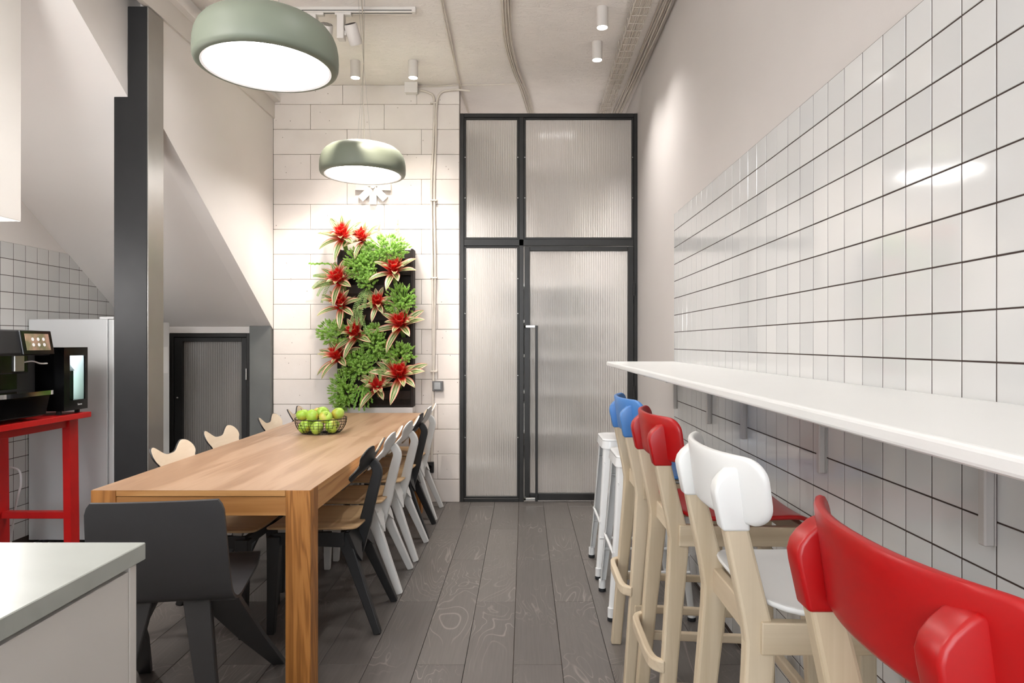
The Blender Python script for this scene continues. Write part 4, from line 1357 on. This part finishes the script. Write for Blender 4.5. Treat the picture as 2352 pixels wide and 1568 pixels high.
spots_a = [(-.095, -.035, .108, .15, .1, 'round green apple at the end of the basket nearest the column, stem up'), (-.035, -.055, .105, -1.3, .3, 'green apple showing its dark blossom end above the basket rim'),
           (.012, -.005, .116, 1.1, .8, 'largest blushed apple at the centre of the basket top'), (.045, -.058, .098, .9, -.6, 'russet blushed apple leaning over the basket rim'),
           (.10, .0, .112, -.4, .5, 'pale apple at the basket end by the walkway'), (-.03, .06, .108, .3, .2, 'green apple at the back of the basket top'),
           (-.072, -.068, .043, .5, 1.0, 'apple low in the basket behind the wires, nearest the column'), (.005, -.098, .042, .2, 2.0, 'apple low in the basket facing the viewer with orange blush'),
           (.078, -.062, .043, 1.2, .5, 'apple low in the basket behind the wires, on the walkway side'), (-.06, .055, .043, .5, .3, 'apple hidden low at the back of the basket'), (.055, .055, .044, .3, .3, 'apple hidden low at the back on the walkway side')]
for (x, yv, z, rx, ry, lb) in spots_a:
    a = tag(put('apple', am, 'apple', None, (BX + x, BY + yv, TZ + z), (rx, ry, x * 20)), lb, 'apple', 'green apples in the wire basket')
    put('stem', stem, 'stem_brown', a)

# ================================================================== LIVING WALL
PX0, PX1, PZ0, PZ1 = -1.475, -.878, .775, 2.02
pl = thing('wall_planter', 'dark wooden wall planter full of plants on the block wall', 'planter', ((PX0 + PX1) / 2, YB, 0))
wdt = PX1 - PX0
part('back_board', MB().box(-wdt / 2, wdt / 2, -.03, -.002, PZ0, PZ1), 'planter', pl, bevel=.002, seg=1)
for s in (-1, 1):
    x0, x1 = sorted((s * wdt / 2, s * (wdt / 2 - .018)))
    part('side_board', MB().box(x0, x1, -.11, -.03, PZ0, PZ1), 'planter', pl, bevel=.002, seg=1)
nrow = 6
for k in range(nrow):
    z = PZ0 + (PZ1 - PZ0) * k / nrow
    part('pocket_front', MB().prism([(-.125, z + .13), (-.115, z + .13), (-.085, z), (-.10, z)], 0, -wdt / 2 + .018, wdt / 2 - .018), 'planter', pl, bevel=.002, seg=1)
    so_ = part('soil', MB().box(-wdt / 2 + .02, wdt / 2 - .02, -.112, -.031, z + .02, z + .11), 'soil', pl)
lt = tag(part('drip_ledge', MB().box(PX0, PX1, YB - .13, YB - .001, .725, .772), 'paint_white', bevel=.003, seg=1), 'white ledge under the wall planter', 'ledge')

def leaf_mesh(name, L, W, a0, a1, fold, mat, n=10, tipw=0.0, wave=0.0):
    me = bpy.data.meshes.new(name)
    vs, uvs, fs = [], [], []
    p = Vector((0.006, 0, 0))
    m = 5
    for i in range(n + 1):
        t = i / n
        ang = a0 + (a1 - a0) * t ** 1.15
        d = Vector((math.sin(ang), 0, math.cos(ang)))
        up = Vector((-math.cos(ang), 0, math.sin(ang)))
        wv = W * (0.55 + 0.45 * math.sin(min(1, t / .45) * PI / 2)) * (1 - max(0, (t - .5) / .5) ** 2.2) + .0006
        for k in range(m):
            s = -1 + 2 * k / (m - 1)
            q = p + Vector((0, s * wv / 2, 0)) + up * (fold * wv * s * s * (1 - .6 * t) + wave * math.sin(t * 9 + s))
            vs.append(q); uvs.append((k / (m - 1), t))
        p = p + d * (L / n)
    for i in range(n):
        for k in range(m - 1):
            fs.append((i * m + k, i * m + k + 1, (i + 1) * m + k + 1, (i + 1) * m + k))
    me.from_pydata([tuple(v) for v in vs], [], fs)
    ul = me.uv_layers.new(name='UVMap')
    for lp in me.loops:
        ul.data[lp.index].uv = uvs[lp.vertex_index]
    for pp in me.polygons:
        pp.use_smooth = True
    me.materials.append(M[mat])
    return me
D = math.radians
inner = [leaf_mesh('leaf', .078 + .014 * k, .036, D(4 + 4 * k), D(28 + 8 * k), .35, 'brom_inner') for k in range(2)]
mid = [leaf_mesh('leaf', .112 + .014 * k, .036, D(24 + 8 * k), D(66 + 14 * k), .28, 'brom_mid') for k in range(2)]
outer = [leaf_mesh('leaf', .138 + .016 * k, .039, D(46 + 8 * k), D(104 + 10 * k), .22, 'brom_outer', wave=.001) for k in range(3)]
PY = 5.215
SP = F_PX / PY
def pw(px, py, y=PY):
    s = F_PX / y
    return ((px - 1205) / s, y, CAM_H + (787 - py) / s)
broms = [(788, 548, 1.0, 'striped red bromeliad at the top corner of the planter nearest the stairs'), (836, 552, .82, 'smaller red bromeliad beside it at the top of the planter'),
         (906, 628, 1.0, 'striped red bromeliad high on the planter edge by the conduit'), (783, 648, 1.0, 'red bromeliad with rounded heart, second from the top on the stair side'),
         (784, 706, .95, 'red bromeliad third from the top on the stair side'), (868, 700, .80, 'half-hidden red bromeliad in the middle of the planter behind hanging stems'),
         (922, 750, 1.05, 'bright red bromeliad halfway down the planter edge by the conduit'), (820, 772, .95, 'red bromeliad in the middle of the planter, below the half-hidden one'),
         (782, 825, .98, 'lowest red bromeliad on the stair side of the planter'), (918, 866, 1.12, 'largest red bromeliad low on the planter, by the switch'),
         (868, 893, .90, 'pale striped bromeliad beside the lowest large red one')]
for i, (px, py, sc_, lb) in enumerate(broms):
    x, yv, z = pw(px, py)
    b = thing('bromeliad', lb, 'plant', (x, yv, z), group='bromeliads in the wall planter')
    lean = .35 if px > 850 else -.35
    b.rotation_euler = (D(48 + random.uniform(-6, 6)), lean * .5, random.uniform(-.2, .2))
    b.scale = (sc_ * 1.42,) * 3
    part('stem', MB().tube([(0, 0, -.09), (0, 0, 0), (0, 0, .02)], [.012, .014, .010], 8), 'fern', b, smooth=True)
    pale = 'pale' in lb
    for k in range(6):
        put('leaf', inner[k % 2] if not pale else mid[k % 2], None, b, (0, 0, .012), (0, 0, k * 2 * PI / 6 + random.uniform(-.2, .2)))
    for k in range(7):
        put('leaf', mid[k % 2], None, b, (0, 0, .004), (random.uniform(-.1, .1), random.uniform(-.1, .1), k * 2 * PI / 7 + random.uniform(-.25, .25) + .4))
    for k in range(7):
        put('leaf', outer[k % 3], None, b, (0, 0, -.006), (random.uniform(-.15, .15), random.uniform(-.15, .15), k * 2 * PI / 7 + random.uniform(-.3, .3)))

def bush(label, px, py, rx, rz, tufts, needle=.015, seed=1, yoff=0.0):
    rx, rz, tufts = rx * 1.28, rz * 1.22, int(tufts * 2.2)
    rnd = random.Random(seed)
    x, yv, z = pw(px, py)
    b = thing('stonecrop', label, 'plant', (x, yv + yoff, z), group='feathery green plants in the wall planter')
    vs, fs, mi = [], [], []
    st = MB()
    for k in range(tufts):
        while True:
            a, c = rnd.uniform(-1, 1), rnd.uniform(-1, 1)
            if a * a + c * c < 1:
                break
        h = math.sqrt(max(0, 1 - a * a - c * c))
        p = Vector((a * rx, -(.02 + .075 * h * rnd.uniform(.55, 1.0)), c * rz))
        root = Vector((a * rx * .35, .03, c * rz * .35 - .02))
        d = (p - root).normalized()
        st.tube([root, p], .0016, 4)
        ln = rnd.uniform(.020, .034)
        nl = 34
        for j in range(nl):
            t = j / nl
            q = p + d * (ln * (t - .45))
            az = j * 2.4
            u = d.cross(Vector((0.3, 0.2, 1))).normalized()
            v = d.cross(u)
            rad = (u * math.cos(az) + v * math.sin(az))
            dirv = (rad * (1 - t * .75) + d * (.35 + t)).normalized()
            side = dirv.cross(rad + Vector((.01, .02, .03))).normalized()
            L = needle * rnd.uniform(.7, 1.15) * (1 - .3 * t)
            wdd = .0030
            base_ = len(vs)
            vs += [q - side * wdd * .5, q + side * wdd * .5, q + dirv * L * .7 + side * wdd * .8, q + dirv * L, q + dirv * L * .7 - side * wdd * .8]
            fs.append((base_, base_ + 1, base_ + 2, base_ + 3, base_ + 4))
            mi.append(1 if t > .55 else 0)
    me = bpy.data.meshes.new('foliage')
    me.from_pydata([tuple(v) for v in vs], [], fs)
    me.materials.append(M['sedum']); me.materials.append(M['sedum_tip'])
    me.polygons.foreach_set('material_index', mi)
    f = put('foliage', me, None, b)
    f['kind'] = 'stuff'
    part('stems', st, 'sedum', b)
bush('feathery green plant at the top of the planter below the plumes', 892, 572, .135, .085, 90, seed=1)
bush('feathery green plant under the top bromeliads', 832, 606, .10, .11, 80, seed=2)
bush('round feathery green plant by the conduit side, under the upper bromeliad', 922, 690, .095, .105, 70, seed=3)
bush('dark feathery green plant sticking out on the stair side at mid height', 768, 764, .095, .085, 60, seed=4)
bush('feathery green plant in the centre of the planter at mid height', 862, 786, .085, .12, 75, seed=5)
bush('feathery green plant low in the centre of the planter', 822, 838, .10, .095, 75, seed=6)
bush('feathery green plant on the conduit side above the largest bromeliad', 918, 812, .105, .075, 55, seed=7)
bush('feathery green plant at the bottom corner on the stair side', 790, 896, .085, .13, 80, seed=8)
bush('small feathery green tuft between the upper bromeliads', 846, 640, .06, .08, 35, seed=9)

def fern(label, px, py, fronds, mat='fern', leafl=.022):
    x, yv, z = pw(px, py)
    b = thing('fern', label, 'plant', (x, yv, z), group='trailing ferns in the wall planter')
    for (dx, dy, dz, drop) in fronds:
        pts = smooth_path([(0, .04, 0), (dx * .35, -.03 + dy * .3, dz * .35 + .02), (dx * .75, dy * .8 - .03, dz * .75 + .01 - drop * .3), (dx, dy - .03, dz - drop)], 7)
        mb = MB()
        mb.tube(pts, .0014, 4)
        nseg = len(pts)
        for i in range(3, nseg):
            p = Vector(pts[i]); d = (Vector(pts[i]) - Vector(pts[i - 1])).normalized()
            sd = d.cross(Vector((0, -1, .25))).normalized()
            t = i / nseg
            L = leafl * (1.15 - .75 * t)
            for s in (-1, 1):
                e = p + sd * s * L + d * L * .35
                nn = d * .0048
                mid_ = p + (e - p) * .55 + Vector((0, -.003, 0))
                mb.add([p, mid_ - nn, e, mid_ + nn], [(0, 1, 2, 3)])
        part('frond', mb, mat, b)
fern('trailing pale fern poking out beside the second bromeliad on the stair side', 770, 642, [(-.14, -.06, .02, .0), (-.15, -.05, -.05, .02), (-.11, -.06, -.10, .03), (-.08, -.05, -.14, .04)])
fern('pale fern hanging down the middle of the planter', 846, 664, [(.0, -.08, -.12, .03), (-.06, -.08, -.13, .04), (.05, -.08, -.12, .03), (-.10, -.07, -.15, .05), (-.03, -.09, -.18, .06)])
fern('pale fern hanging between the middle bromeliads', 822, 708, [(.02, -.08, -.10, .03), (.06, -.08, -.09, .04), (-.03, -.08, -.14, .04), (.09, -.07, -.16, .03)])
fern('pale fern in the dark gap above the largest bromeliad', 872, 842, [(-.04, -.08, -.08, .03), (.03, -.08, -.07, .03), (.07, -.07, -.02, .03), (-.08, -.07, -.10, .03)])
def zigzag(label, px, py, strips):
    x, yv, z = pw(px, py)
    b = thing('fishbone_cactus', label, 'plant', (x, yv, z), group='fishbone cacti in the wall planter')
    for (dx, dy, dz, drop) in strips:
        pts = smooth_path([(0, .05, .0), (dx * .4, -.02 + dy * .4, dz * .4 + .01), (dx * .8, dy * .8, dz * .8 - drop * .4), (dx, dy, dz - drop)], 12)
        vs, fs = [], []
        for i, p in enumerate(pts):
            p = Vector(p); q = Vector(pts[min(i + 1, len(pts) - 1)]) - Vector(pts[max(i - 1, 0)])
            d = q.normalized()
            sd = d.cross(Vector((0.1, -1, .2))).normalized()
            ph = i * 2 * PI / 5.0
            wa_, wb_ = .0055 + .0060 * max(0, math.sin(ph)), .0055 + .0060 * max(0, math.sin(ph + PI))
            fade = min(1, (len(pts) - 1 - i) / 4 + .15)
            vs += [p + sd * wa_ * fade, p + Vector((0, -.0015, 0)), p - sd * wb_ * fade]
        for i in range(len(pts) - 1):
            for k in range(2):
                fs.append((i * 3 + k, i * 3 + k + 1, i * 3 + 4 + k, i * 3 + 3 + k))
        part('strip_leaf', MB().add(vs, fs), 'zigzag', b, smooth=True)
zigzag('wavy green cactus strip sticking out towards the stairs near the top', 782, 612, [(-.235, -.05, .02, .0)])
zigzag('bunch of wavy cactus strips hanging over the table at the planter bottom', 842, 880, [(-.04, -.08, -.15, .06), (-.08, -.08, -.13, .07), (.0, -.08, -.15, .06), (.03, -.07, -.13, .06), (-.10, -.07, -.09, .06), (.06, -.07, -.10, .05), (-.02, -.10, -.10, .05)])
zigzag('wavy cactus strips low on the stair side of the planter', 828, 858, [(-.03, -.08, .0, .03), (.05, -.08, .03, .02), (-.06, -.07, -.05, .03)])
def plume(label, px, py, h, seed):
    rnd = random.Random(seed)
    x, yv, z = pw(px, py)
    b = thing('dry_plume', label, 'plant', (x, yv + .04, z), group='dry plumes above the planter')
    mb = MB()
    part('stem', MB().tube(smooth_path([(0, .02, -.06), (0, 0, h * .3), (.004, 0, h)], 4), .0013, 5), 'plume', b)
    for k in range(150):
        t = rnd.uniform(.15, 1)
        p = Vector((.003 * t, 0, h * t))
        a = rnd.uniform(0, 2 * PI)
        L = .030 * (1.15 - t) * rnd.uniform(.5, 1)
        e = p + Vector((math.cos(a) * L, math.sin(a) * L, L * .8))
        n_ = Vector((0, 0, .0022))
        mb.add([p, e - n_, e + n_ * 1.4], [(0, 1, 2)])
    f = part('bristles', mb, 'plume', b)
    f['kind'] = 'stuff'
plume('dry beige plume above the planter, nearer the stairs', 869, 552, .16, 3)
plume('dry beige plume above the planter, nearer the conduit', 911, 552, .17, 4)
